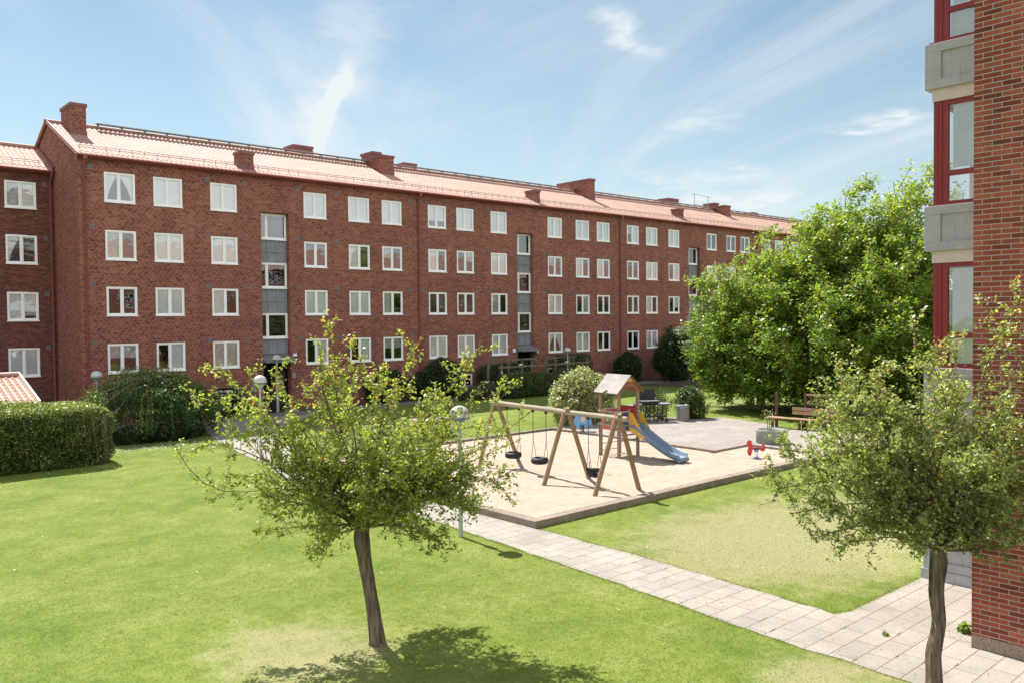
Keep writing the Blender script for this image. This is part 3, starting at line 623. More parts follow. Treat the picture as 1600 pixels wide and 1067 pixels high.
g=MB(); g.tube([(-14,-.33,12.55),(11.3,-.33,12.55)],.065,8); g.box(-14,-.25,12.45,11.3,-.02,12.55); g.build('gutter',M['redmetal'],lb)
MB().tube([(11.2,-.33,12.5),(11.2,-.33,12.35),(11.2,-.09,12.1),(11.2,-.09,.1)],.05,8).build('downpipe',M['redmetal'],lb)
MB().obox((11.31,-.2,12.72),(11.31,3.3,14.42),.06,.18).build('flashing',M['capmetal'],lb)
for zc in (11.9,9.2,6.4,3.7):
    o=bpy.data.objects.new('vent',vo.data); COL.objects.link(o); o.parent=lb; o.location=(10.95,0,zc)
s=MB()
for lift in (.16,.26): s.tube([(-14,.45,12.55+.47*.75+lift),(11.2,.45,12.55+.47*.75+lift)],.014,5)
for i in range(42): x=-13.8+i*.6; s.obox((x,.45,12.9),(x,.45,13.2),.02,.02,(1,0,0))
s.build('snow_guard',M['greymetal'],lb)
# ---- right block with the glazed bays
rb=thing('apartment_block','near red brick apartment block with pale joints filling the right edge','apartment building',(13.22,4.69,0))
mb=MB(); H2=17.5
mb.add([(0,0,.20),(0,-14,.20),(0,-14,H2),(0,0,H2)],[(0,1,2,3)]); mb.add([(0,0,.20),(9,0,.20),(9,0,H2),(0,0,H2)],[(3,2,1,0)]); mb.add([(0,0,H2),(9,0,H2),(9,-14,H2),(0,-14,H2)],[(0,1,2,3)])
mb.build('wall',M['brick_near'],rb)
MB().box(-.0,-14,-.2,9,.0,.199).build('plinth',M['plinth'],rb)
BX=2.98; BY0,BY1=.003,1.60   # local: x of bay face, y range
bay=MB()
def bz(k): return 9.84-2.95*k
for k in range(-2,4):
    top=bz(k) if k<3 else .89; bot=top-.82 if k<3 else .20
    o=MB(); o.box(BX-.11,BY0,bot,BX+.02,1.87,top)   # slab body
    o=MB()
    fr=.16
    for (y0,y1,z0,z1) in ((BY0,1.87,bot,bot+fr),(BY0,1.87,top-fr,top),(BY0,.29,bot+fr,top-fr),(1.87-.29,1.87,bot+fr,top-fr)): o.box(BX-.10,y0,z0,BX+.02,y1,z1)
    o.box(BX-.06,.29,bot+fr-.01,BX+.015,1.58,top-fr+.01); o.box(BX+.021,1.75,bot,BX+3.2,1.87,top)
    p=o.build('balcony_panel',M['conc'],rb,.006)
    MB().box(BX-.07,BY0,top+.001,BX+3.2,1.80,top+.03).build('sill_flashing',M['redframe'],p)
    if k<3: MB().box(BX-.03,BY0,bot-.22,BX+3.15,1.76,bot-.001).build('edge_beam',M['beamwhite'],rb)
    # glazing from this panel's top to the beam of the floor above
    z0=top+.031; z1=(bz(k-1)-.82-.22) if k<3 else bz(2)-.82-.22
    f=MB(); F=.055
    f.box(BX,1.60,z0,BX+.14,1.745,z1)                                # corner post
    f.box(BX-.012,1.665,z0,BX-.001,1.685,z1)
    f.box(BX+.02,BY0,z0,BX+.10,BY0+.05,z1); f.box(BX+.02,1.50,z0,BX+.10,1.60,z1)
    f.box(BX+.02,BY0+.05,z1-.08,BX+.10,1.50,z1); f.box(BX+.02,BY0+.05,z0,BX+.10,1.50,z0+.05)
    zm=z0+(z1-z0)*.31; f.box(BX+.01,BY0+.05,zm-.07,BX+.105,1.50,zm+.02)
    f.box(BX+.02,.76,z0+.05,BX+.09,.83,zm-.07); f.box(BX+.02,.76,zm+.02,BX+.09,.83,z1-.08)
    f.box(BX+.141,1.66,z0,BX+3.1,1.74,z0+.06); f.box(BX+.141,1.66,z1-.06,BX+3.1,1.74,z1)
    wf=f.build('bay_window',M['redframe'],rb)
    MB().add([(BX+.06,BY0+.05,z0+.05),(BX+.06,1.5,z0+.05),(BX+.06,1.5,zm-.07),(BX+.06,BY0+.05,zm-.07)],[(3,2,1,0)]).build('pane',M['glassnear'],wf)
    MB().add([(BX+.06,BY0+.05,zm+.02),(BX+.06,1.5,zm+.02),(BX+.06,1.5,z1-.08),(BX+.06,BY0+.05,z1-.08)],[(3,2,1,0)]).build('pane',M['glassnear'],wf)
    MB().add([(BX+.14,1.70,z0),(BX+3.1,1.70,z0),(BX+3.1,1.70,z1),(BX+.14,1.70,z1)],[(0,1,2,3)]).build('pane',M['glassnear'],wf)
    if k in (0,1,2,3): # blind behind the tall pane
        MB().box(BX+.09,BY0+.08,zm+(.07 if k!=2 else .03),BX+.10,1.44,z1-.10).build('blind',M['frost'],wf)
    if k in (0,-1,2): MB().box(BX+.09,BY0+.08,z0+.05,BX+.10,1.48,zm-.08).build('blind',M['frost'],wf)
    MB().box(BX+.3,BY0,top-.15,BX+3.1,1.7,top-.1).build('bay_floor',M['beamwhite'],rb)
    MB().box(BX+1.6,BY0+.02,z0,BX+1.7,1.7,z1).build('interior_wall',M['panelgrey'] if k!=1 else M['blind'],rb)
MB().box(BX-.12,BY0,-.1,BX+3.2,1.9,.199).build('bay_base',M['conc'],rb)
# ---- the camera's own block, behind the viewer (seen mirrored in panes)
ob=thing('apartment_block','red brick block with red tiled roof behind the viewer, mirrored in windows','apartment building',(0,-13,0))
mb=MB(); mb.add([(24,0,-.3),(160,0,-.3),(160,0,12),(24,0,12)],[(3,2,1,0)]).add([(24,0,-.3),(24,0,12),(24,-5,14.6),(24,-10,12),(24,-10,-.3)],[(4,3,2,1,0)]); mb.build('wall',M['brick_far'],ob)
MB().add([(23.6,.5,11.95),(160,.5,11.95),(160,-5,14.7),(23.6,-5,14.7)],[(3,2,1,0)]).build('roof',M['tile2'],ob)
MB().box(23.6,.35,11.7,160,.5,11.93).build('gutter',M['white'],ob)
for i in range(30):
    for z0 in (1.6,4.4,7.2,9.9):
        cached(('ow',),lambda: MB().box(0,.0,0,1.5,.05,1.4).mat(1).box(.1,.051,.1,.68,.06,1.3).box(.82,.051,.1,1.4,.06,1.3),'window',[M['white'],M['dark']],ob,(26+i*4.4,0.004,z0))
# ------------------------------------------------------------------ garden shed
sh=thing('garden_shed','small shed with a pink tiled roof and white verge board behind the clipped hedge','shed',(3.2,33.8,0))
MB().box(0,.35,-.1,4.1,5.8,2.05).build('wall',M['brick_dark'],sh)
MB().add([(4.101,.35,2.05),(4.101,5.8,2.05),(4.101,3.1,2.8)],[(0,1,2)]).build('gable',M['white'],sh)
tile_roof('roof',-.3,4.2,0,2.08,3.1,2.92,M['tile2'],sh,per=.21,row=.36,amp=.03)
tile_roof('roof',-.3,4.2,6.2,2.08,3.1,2.92,M['tile2'],sh,per=.21,row=.36,amp=.03,nsub=4)
rt=MB()
for i in range(13): x=-.3+i*.35; rt.tube([(x,3.1,2.98),(x+.37,3.1,2.965)],[.09,.105],7,False)
rt.build('ridge_tile',M['tile2'],sh)
MB().obox((4.24,-.05,2.09),(4.24,3.1,2.97),.06,.16).obox((4.24,6.2,2.09),(4.24,3.1,2.97),.06,.155).build('verge_board',M['white'],sh)
MB().tube([(-.3,-.06,2.03),(4.25,-.06,2.03)],.05,8).build('gutter',M['greymetal'],sh)
# ------------------------------------------------------------------ lamps
def lamp(x,y,h,label,box=False):
    t=thing('street_lamp',label,'lamp',(x,y,0),0,'domed path lamps around the courtyard')
    MB().tube([(0,0,-.1),(0,0,h-.62)],.038,10).tube([(0,0,0),(0,0,.75)],.052,10).build('pole',M['polepaint'],t)
    MB().tube([(0,0,h-.62),(0,0,h-.36)],.05,10).lathe([(.05,h-.50),(.16,h-.40),(.17,h-.37)],20).build('socket',M['polepaint'],t)
    MB().lathe([(.0,h-.385),(.19,h-.385),(.238,h-.365),(.238,h-.335),(.2,h-.33)],28).build('reflector_disc',M['lampdisc'],t)
    MB().lathe([(.19,h-.33),(.20,h-.30),(.19,h-.285)],28).build('lens',M['lampglass'],t)
    n=9; MB().lathe([(.235,h-.315),(.238,h-.29)]+[(.238*math.cos(a*math.pi/2/n),h-.29+.235*math.sin(a*math.pi/2/n)) for a in range(1,n+1)],28).build('dome',M['dome'],t)
    if box: MB().box(-.07,-.09,1.55,.07,.09,1.8).build('fuse_box',M['polepaint'],t)
lamp(11.73,14.93,3.03,'domed lamp nearest the viewer, on the grass edge beside the sandbox corner',True)
lamp(13.14,28.08,3.08,'domed lamp on the path at the left side of the front tree')
lamp(10.75,38.8,2.93,'domed lamp rising between the clipped hedge and the weeping tree')
lamp(20.75,42.25,3.18,'domed lamp right in front of the grey canopy of the left entrance')
lamp(41.12,40.35,3.0,'domed lamp beside the rose pergola, farthest from the viewer')
# ------------------------------------------------------------------ swing frame
sw=thing('swing_frame','round log swing frame on three A shaped supports standing in the sand','swing frame',(17.85,18.2,0))
def rel(p): return (p[0]-17.85,p[1]-18.2,p[2] if len(p)>2 else .0)
BZ=2.13
tops=[(18.30,21.35),(17.90,17.62),(17.74,15.45)]
for (f1,f2),tp in zip((((17.57,21.42),(19.3,21.2)),((16.93,17.7),(18.83,17.53)),((16.90,15.66),(18.64,15.42))),tops):
    for f,sg in ((f1,1),(f2,-1)):
        a=Vector(rel((f[0],f[1],-.15))); c=Vector(rel((tp[0]+sg*.06,tp[1]+(.085 if sg>0 else -.085),BZ+.13)))
        MB().tube([a,c],.068,12).build('leg',M['log'],sw)
b0=rel((18.33,21.62,BZ)); b1=rel((17.90,17.60,BZ)); b2=rel((17.72,15.10,BZ))
MB().tube([b0,b1],.078,14).build('top_beam',M['greylog'],sw); MB().tube([rel((17.91,17.72,BZ-.01)),b2],.074,14).build('top_beam',M['greylog'],sw)
def beamx(y): return 17.90+(y-17.60)*(18.33-17.90)/(21.62-17.60) if y>17.6 else 17.90+(y-17.6)*(.18/2.5)
def swing(name,label,y,half,seatz,kind,group=None):
    x=beamx(y); t=thing(name,label,'swing',(x,y,0),-.1,group)
    rp=MB()
    for s_ in (-1,1):
        yy=s_*half; rp.tube([(0,yy,BZ-.07),(0,yy,seatz+.62)],.011,6)
        for q in (-1,1): rp.tube([(0,yy,seatz+.62),(q*.13 if kind=='tyre' else q*.10,yy*.9+(.05*q if kind=='tyre' else 0),seatz+.05)],.008,5)
    rp.build('chain',M['darkmetal'],t)
    for s_ in (-1,1): MB().box(-.035,s_*half-.035,BZ-.14,.035,s_*half+.035,BZ-.05).build('hanger',M['darkmetal'],t)
    if kind=='tyre': MB().torus((0,0,seatz),.20,.078,26,12).build('tyre_seat',M['black'],t)
    else:
        # bucket seat: floor, back shell and front bar
        m2=MB(); prof=[(-.16,.02),(-.15,-.12),(-.08,-.19),(.06,-.19),(.14,-.10),(.16,.02)]
        m2.prism([(p,q) for p,q in prof]+[(p*.82,q*.82+.02) for p,q in prof[::-1]],(0,0,seatz+.02),(1,0,0),(0,0,1),.26)
        m2.box(-.17,-.15,seatz+.0,-.13,.15,seatz+.10); m2.tube([(.16,-.14,seatz+.03),(.2,-.0,seatz+.05),(.16,.14,seatz+.03)],.02,6); m2.tube([(-.15,-.14,seatz+.05),(.16,-.14,seatz+.04)],.02,6); m2.tube([(-.15,.14,seatz+.05),(.16,.14,seatz+.04)],.02,6)
        m2.tube([(-.15,0,seatz+.1),(-.19,0,seatz+.22),(-.17,.0,seatz+.3)],.014,6)
        m2.build('bucket_seat',M['black'],t)
swing('tyre_swing','black tyre swing hanging partly behind the leaves of the front tree',20.35,.33,.50,'tyre','tyre swings')
swing('tyre_swing','black tyre swing hanging free beside the middle support of the frame',18.95,.33,.50,'tyre','tyre swings')
swing('toddler_swing','black toddler bucket swing on long chains between the two right supports',16.45,.24,.52,'bucket')
# ------------------------------------------------------------------ play tower
tw=thing('play_tower','wooden play tower with grey pitched roof and red, green and blue panels','play tower',(22.68,19.72,0),R_(-5))
H=.46
for sx in (-1,1):
    for sy in (-1,1): MB().box(sx*H-.045,sy*H-.045,-.15,sx*H+.045,sy*H+.045,2.36).build('post',M['post'],tw)
MB().box(-H+.05,-H-.04,.98,H-.05,H+.04,1.03).build('platform',M['brownply'],tw)
# roof: ridge runs along local y
RZ_=2.92; EZ=2.30; EX=.66; OY=.60
def slope(s_):
    a=Vector((s_*EX,0,EZ)); r=Vector((0,0,RZ_)); d=(r-a); ln=d.length; d.normalize()
    poly=[(-OY,0),(-.12,0),(.02,.17),(.16,.0),(OY,0),(OY,ln),(-OY,ln)] if s_<0 else [(-OY,0),(OY,0),(OY,ln),(-OY,ln)]
    return MB().prism(poly,a,(0,1,0),d,.022)
slope(-1).build('roof_board',M['roofply'],tw); slope(1).build('roof_board',M['brownply'],tw)
for sy in (-1,1):
    y=sy*(H+.06); m2=MB().prism([(-.56,-.02),(-.40,.05),(-.2,.20),(.2,.20),(.40,.05),(.56,-.02),(.22,.36),(-.22,.36)],(0,y,EZ+.02),(1,0,0),(0,0,1),.02); o=m2.build('gable_board',M['brownply'],tw)
    MB().prism([(-.20,.37),(.20,.37),(.0,.58)],(0,y,EZ+.02),(1,0,0),(0,0,1),.021).build('gable_tip',M['yellow'],o)
# left (-x) side panels and rails
def rail(z,side,mat='greylog'):
    if side=='-x': return MB().box(-H-.075,-H-.07,z,-H-.046,H+.07,z+.055)
    if side=='+x': return MB().box(H+.046,-H-.07,z,H+.075,H+.07,z+.055)
    if side=='+y': return MB().box(-H-.07,H+.046,z,H+.07,H+.075,z+.055)
    return MB().box(-H-.07,-H-.075,z,H*.02,-H-.046,z+.055)
for sd_ in ('-x','+x','+y','-y'):
    for z in (1.14,1.62): rail(z,sd_).build('rail',M['steel'],tw)
pn=MB().box(-H-.03,-H+.06,1.00,-H-.005,H-.06,1.62)
o=pn.build('side_panel',M['palered'],tw); MB().box(-H-.034,-.06,1.24,-H-.0305,.20,1.60).build('play_square',M['green'],o)
q=MB(); q.tube([(-H-.036,.07,1.36),(-H-.041,.07,1.36)],.05,10); q.tube([(-H-.036,.12,1.48),(-H-.041,.12,1.48)],.03,10); q.tube([(-H-.036,.02,1.50),(-H-.041,.02,1.50)],.025,10); q.build('play_spots',M['white'],o)
q=MB().tube([(-H-.031,.32,1.46),(-H-.036,.32,1.46)],.035,10); q.build('play_spots',M['white'],o)
pn=MB().box(-H+.06,-H-.03,1.00,-.06,-H-.005,1.60); o=pn.build('side_panel',M['blue'],tw); MB().tube([(-.22,-H-.031,1.47),(-.22,-H-.037,1.47)],.035,10).build('play_spots',M['red'],o)
MB().box(-.045,-H-.045,.95,.035,-H+.035,1.72).build('post',M['post'],tw)
MB().box(H+.005,-H+.06,1.0,H+.03,H-.06,1.78).build('side_panel',M['red'],tw); MB().box(-H+.06,H+.005,1.0,H-.06,H+.03,1.66).build('side_panel',M['palered'],tw)
for k,zz_ in enumerate((.22,.46,.70)): MB().tube([(-H,H,zz_),(H,H,zz_)],.016,6).build('rung',M['steel'],tw)
for zz_ in (.62,.80): MB().box(-H,-H-.02,zz_,H,-H+.0,zz_+.05).build('rung',M['post'],tw)
b=MB()
for sx in (-1,1):
    for sy in (-1,1):
        for z in (1.165,1.645): b.tube([(sx*(H+.0)-.0,sy*(H+.075),z),(sx*H,sy*(H+.09),z)],.022,8); b.tube([(sx*(H+.075),sy*H,z),(sx*(H+.09),sy*H,z)],.022,8)
b.build('bolt_cap',M['white'],tw)
# slide, continuing from the front opening
sl=thing('slide','grey blue plastic slide with yellow side guards running down into the sand','slide',(22.88,19.20,0),R_(3.0))
path=[];Ls=2.02
for k in range(25):
    t=k/24; y=-t*Ls; z=1.06*(1-t)**1.0 ; z=1.02-.0*t
    # smooth S profile: short start, steep middle, flat run-out
    if t<.08: z=1.03
    elif t<.80:
        u=(t-.08)/.72; z=1.03-(1.03-.24)*(u*(1.25-.25*u)); 
    else:
        u=(t-.80)/.20; z=.24-(.24-.17)*(1-(1-u)**2)
    path.append((y,z))
for _ in range(3): path=[path[0]]+[((path[i-1][0]+2*path[i][0]+path[i+1][0])/4,(path[i-1][1]+2*path[i][1]+path[i+1][1])/4) for i in range(1,len(path)-1)]+[path[-1]]
sec=[(-.27,.0),(-.275,.17),(-.25,.185),(-.225,.16),(-.20,.04),(-.12,.005),(.12,.005),(.20,.04),(.225,.16),(.25,.185),(.275,.17),(.27,.0),(.20,-.05),(-.20,-.05)]
vs=[];fs=[];ns=len(sec)
for i,(y,z) in enumerate(path):
    a=path[max(i-1,0)];c=path[min(i+1,len(path)-1)]; dy,dz=c[0]-a[0],c[1]-a[1]; l=math.hypot(dy,dz); ny,nz=-dz/l*-1,dy/l*-1
    ny,nz=(dz/l*-1)*-1,abs(dy/l); ny=dz/l
    for sx,sz in sec: vs.append((sx,y+ny*sz*1.0,z+nz*sz))
for i in range(len(path)-1):
    for k in range(ns): fs.append((i*ns+k,i*ns+(k+1)%ns,(i+1)*ns+(k+1)%ns,(i+1)*ns+k))
m2=MB(); m2.add(vs,fs,True); e=len(path)-1
m2.add([vs[e*ns+k] for k in range(ns)],[tuple(range(ns))]); y,z=path[-1]
m2.tube([(-.25,y,z-.02),(.25,y,z-.02)],.085,12)
m2.build('chute',M['slide'],sl)
for s_ in (-1,1):
    m2=MB().prism([(.03,1.62),(.0,.98),(-.34,.80),(-.62,.68),(-.66,.76),(-.14,1.60)],(s_*.262,0,0),(0,1,0),(0,0,1),.02); o=m2.build('side_guard',M['yellow'],sl)
    MB().tube([(s_*.262-.014,-.20,1.18),(s_*.262+.014,-.20,1.18)],.035,10).build('bolt_cap',M['red' if s_<0 else 'black'],o)
b=MB()
for s_ in (-1,1):
    for (y,z) in ((-.42,.92),(-.56,.80)): b.tube([(s_*.28,y,z),(s_*.292,y,z)],.022,8)
b.build('bolt_cap',M['white'],sl)
# ------------------------------------------------------------------ spring riders
def spring(mb,z0,z1,r,turns=5,w=.014):
    n=turns*12; mb.tube([(r*math.cos(2*math.pi*i/12),r*math.sin(2*math.pi*i/12),z0+(z1-z0)*i/n) for i in range(n+1)],w,5)
er=thing('spring_rider','blue elephant shaped spring rider with a peach ear at the far side of the sand','spring rider',(26.1,24.75,.04),R_(-48))
s_=MB(); spring(s_,0,.30,.075); s_.lathe([(.0,.0),(.16,.0),(.16,.03),(.0,.035)],14); s_.build('spring',M['darkmetal'],er)
MB().box(-.22,-.13,.50,.20,.13,.56).build('seat',M['darkmetal'],er)
eleph=[(-.36,.22),(-.37,.55),(-.30,.72),(-.1,.80),(.12,.80),(.25,.76),(.36,.64),(.40,.45),(.42,.30),(.36,.28),(.34,.42),(.30,.32),(.24,.36),(.22,.22),(.10,.22),(.07,.36),(-.08,.38),(-.12,.24),(-.24,.22),(-.27,.34)]
for q,s1 in ((-1,'lightblue'),(1,'midblue')):
    o=MB().prism(eleph,(0,q*.16,0),(1,0,0),(0,0,1),.03).build('side_board',M[s1],er)
    ear=[(.03+.10*math.cos(a*.523),.60+.13*math.sin(a*.523)) for a in range(12)]
    MB().prism(ear,(0,q*.182,0),(1,0,0),(0,0,1),.012).build('ear',M['peach'],o)
MB().tube([(.16,-.24,.66),(.16,.24,.66)],.016,8).build('handle',M['steel'],er)
rr=thing('spring_rider','red bird shaped spring rider on a blue spring near the round planter','spring rider',(25.55,16.0,.04),R_(-42)); rr.scale=(.72,.72,.80)
s_=MB(); spring(s_,.05,.30,.08); s_.build('spring',M['white'],rr); MB().lathe([(0,0),(.14,0),(.12,.07),(.05,.09),(0,.09)],16).lathe([(0,.29),(.10,.29),(.11,.37),(0,.38)],16).build('spring_plate',M['lightblue'],rr)
bird=[(-.38,.14),(-.30,.10),(-.24,.22),(-.20,.38),(.16,.38),(.26,.30),(.36,.32),(.42,.44),(.38,.58),(.28,.60),(.32,.48),(.22,.44),(-.14,.46),(-.20,.52),(-.20,.62),(-.26,.66),(-.22,.74),(-.32,.78),(-.40,.74),(-.42,.66),(-.48,.60),(-.40,.54),(-.36,.44),(-.42,.30)]
for q in (-1,1): MB().prism(bird,(0,q*.075,0),(1,0,0),(0,0,1),.026).build('side_board',M['red'],rr)
MB().box(-.12,-.12,.40,.16,.12,.44).build('seat',M['darkmetal'],rr)
MB().tube([(-.16,-.2,.54),(-.16,.2,.54)],.014,8).build('handle',M['steel'],rr)
# ------------------------------------------------------------------ planter, bench, bin, barbecue
pl=thing('round_planter','round green grey concrete planter at the corner of the paved area','planter',(28.75,17.35,.1))
MB().lathe([(.50,-.02),(.56,.0),(.58,.48),(.58,.52),(.50,.52),(.50,.40),(.0,.41)],40).build('pot',M['planter'],pl)
MB().lathe([(.495,.43),(.3,.46),(.0,.45)],24).build('soil',M['soil'],pl)
bn=thing('garden_bench','brown wooden bench with plank back and trellis behind the round planter','bench',(32.9,19.0,.1),R_(-84))
for i in range(3): MB().box(-1.0,-.20+i*.16,.42,2.1,-.06+i*.16,.46).build('seat_plank',M['bench'],bn)
for i in range(2): MB().box(-.0,.30,.60+i*.17,2.1,.335,.74+i*.17).build('back_plank',M['bench'],bn)
for x in (-.75,.45,1.6,2.05): MB().box(x,-.16,-.1,x+.09,-.07,.42).build('leg',M['benchdark'],bn); MB().box(x,.24,-.1,x+.09,.33,.42).build('leg',M['benchdark'],bn)
for x in (-.80,.5,2.1): MB().box(x,.34,-.1,x+.10,.44,1.5).build('post',M['benchdark'],bn)
tr=MB(); tr.box(.6,.35,1.42,2.2,.43,1.5)
for i in range(13):
    x=-.75+i*.2
    for d in (-1,1):
        xa,xb=(x,x+.55*d); 
        if .55<=xb<=2.2 and xa>.5: tr.obox((xa,.39+.01*d,.98),(xb,.39+.01*d,1.41),.012,.03,(0,1,0))
tr.build('trellis',M['bench'],bn)
tc_=thing('litter_bin','round litter bin with grey wooden slats and a dark rim beside the leafy rose shrub','litter bin',(32.1,24.0,.1))
for k in range(18):
    a=2*math.pi*k/18; c,s1=math.cos(a),math.sin(a); m2=MB().box(-.035,-.012,0,.035,.012,.56); o=m2.build('slat',M['slat'],tc_); o.location=(.285*c,.285*s1,.03); o.rotation_euler=(0,0,a+math.pi/2)
MB().lathe([(.26,.0),(.26,.5)],24).lathe([(.298,.53),(.302,.56),(.302,.72),(.29,.74),(.22,.75),(.20,.70)],28).lathe([(.20,.70),(.0,.69)],28).build('liner',M['greymetal'],tc_)
bq=thing('barbecue_grill','charcoal barbecue on a wheeled table frame with its dark lid raised','barbecue',(30.75,24.75,.1),R_(-30))
f=MB(); 
for x in (-.62,-.2,.2,.62):
    for y in (-.24,.24): f.box(x-.018,y-.018,0.06 if x>0 else 0,x+.018,y+.018,.82)
f.box(-.66,-.27,.25,.66,.27,.28); f.box(-.8,-.3,.80,.85,.3,.83); f.build('frame',M['darkmetal'],bq)
MB().box(.2,-.31,.831,.85,.31,.86).box(-.8,-.31,.831,-.55,.31,.86).build('side_shelf',M['steel'],bq)
MB().prism([(-.30,0),(.30,0),(.24,-.16),(-.24,-.16)],(-.15,0,.98),(0,1,0),(0,0,1),.85).build('fire_bowl',M['darkmetal'],bq)
MB().box(-.57,-.29,.99,.27,.29,1.0).build('grate',M['steel'],bq)
MB().prism([(0,0),(.10,.04),(.18,.30),(.12,.46),(.0,.50)],(-.15,.28,.99),(0,1,0),(0,0,1),.85).build('lid',M['darkmetal'],bq)
w_=MB(); 
for x in (.62,): 
    for y in (-.27,.27): w_.tube([(x,y-.02,.07),(x,y+.02,.07)],.07,14)
w_.build('wheel',M['black'],bq)
gb=thing('utility_box','small grey green box on a post behind the play tower','utility box',(30.55,25.75,0))
MB().box(-.05,-.05,-.1,.05,.05,.42).build('post',M['steel'],gb); MB().box(-.22,-.15,.42,.22,.15,.80).build('box',M['greenbin'],gb,.02); MB().box(-.24,-.17,.803,.24,.17,.84).build('lid',M['greenbin'],gb,.01)
# picnic table under the shade line
pt=thing('picnic_table','weathered grey picnic table with attached benches on the lawn behind the sandbox','picnic table',(21.2,28.9,0),R_(-8))
for i in range(4): MB().box(-.95,-.34+i*.175,.71,.95,-.18+i*.175,.75).build('top_plank',M['greylog'],pt)
for s1 in (-1,1):
    for i in range(2): MB().box(-.95,s1*(.62+i*.14)-.06,.42,.95,s1*(.62+i*.14)+.06,.455).build('seat_plank',M['greylog'],pt)
    for x in (-.7,.7): MB().obox((x,s1*.62,-.05),(x,s1*.22,.71),.08,.04,(1,0,0)).build('leg',M['benchdark'],pt)
for x in (-.66,.66): MB().box(x-.02,-.78,.36,x+.02,.78,.42).build('cross_bar',M['benchdark'],pt)
# pergola
pg=thing('rose_pergola','long dark timber pergola with crossbeams over the rose bed','pergola',(34.4,39.5,0))
PX=[0,1.72,3.8,6.0,7.75]
for i,x in enumerate(PX): MB().box(x-.06,-.06,-.1,x+.06,.06,2.25).build('post',M['pergola'],pg)
for i,x in enumerate(PX): MB().box(x-.06,1.24,-.1,x+.06,1.36,2.30).build('post',M['pergola'],pg)
MB().box(-.3,-.085,1.86,8.0,-.061,1.98).build('beam',M['pergola'],pg); MB().box(-.3,1.215,2.22,8.0,1.239,2.34).build('beam',M['pergola'],pg)
for x in (1.55,5.7): MB().box(x-.10,-.13,1.99,x+.10,-.02,2.07).build('bird_feeder',M['white'],pg)
MB().box(-.09,-.09,1.55,-.02,-.061,1.66).build('bracket',M['white'],pg)
for i,(x,y,h) in enumerate(((34.2,41.0,.75),(34.9,40.9,.95))):
    t=thing('garden_stake',('short' if i==0 else 'taller')+' pale wooden stake with white top beside the pergola','stake',(x,y,0))
    MB().tube([(0,0,-.05),(0,0,h-.2)],.04,8).build('stick',M['bench'],t); MB().tube([(0,0,h-.2),(0,0,h)],[.06,.04],8).build('cap',M['white'],t)
# things by the left entrance
t=thing('flower_tub','dark round plant tub by the wall left of the left entrance','plant tub',(20.15,42.6,0))
MB().lathe([(.22,0),(.32,.05),(.36,.45),(.33,.45),(.30,.38),(0,.38)],24).build('pot',M['black'],t)
t=thing('sign_board','small yellow sign on a grey post by the left entrance','sign',(20.9,42.4,0))
MB().tube([(.0,0,-.1),(.0,0,1.55)],.025,8).build('post',M['polepaint'],t); MB().box(-.19,-.04,1.2,.19,-.022,1.5).build('plate',M['yellow'],t)
t=thing('waste_cart','dark green wheeled waste bin beside the left entrance door','waste bin',(20.95,43.0,0))
MB().add([(-.24,-.26,.08),(.24,-.26,.08),(.24,.2,.08),(-.24,.2,.08),(-.28,-.32,.95),(.28,-.32,.95),(.28,.26,.95),(-.28,.26,.95)],[(0,3,2,1),(4,5,6,7),(0,1,5,4),(1,2,6,5),(2,3,7,6),(3,0,4,7)]).build('body',M['darkmetal'],t,.02)
MB().box(-.3,-.34,.955,.3,.28,1.01).build('lid',M['black'],t,.015); MB().tube([(-.27,.2,.09),(-.21,.2,.09)],.09,12).tube([(.21,.2,.09),(.27,.2,.09)],.09,12).build('wheel',M['black'],t)
# far right: pole with flat top and cycle rack
t=thing('flat_lamp','slim grey post with a flat arm beside the far cycle rack','lamp post',(52.6,37.6,0))
MB().tube([(0,0,-.1),(0,0,2.2)],.05,8).build('pole',M['steel'],t); MB().box(-.75,-.5,2.2,.12,.1,2.27).build('head',M['steel'],t)
t=thing('cycle_rack','grey tubular cycle rack on the far walkway','cycle rack',(57.3,40.1,0),R_(-35))
r_=MB()
for z in (.55,.85,1.1): r_.tube([(-.2,0,z),(2.6,0,z)],.02,6)
for i in range(9): r_.tube([(-.2+i*.35,0,0),(-.2+i*.35,0,1.1)],.018,6)
r_.build('rail',M['steel'],t)
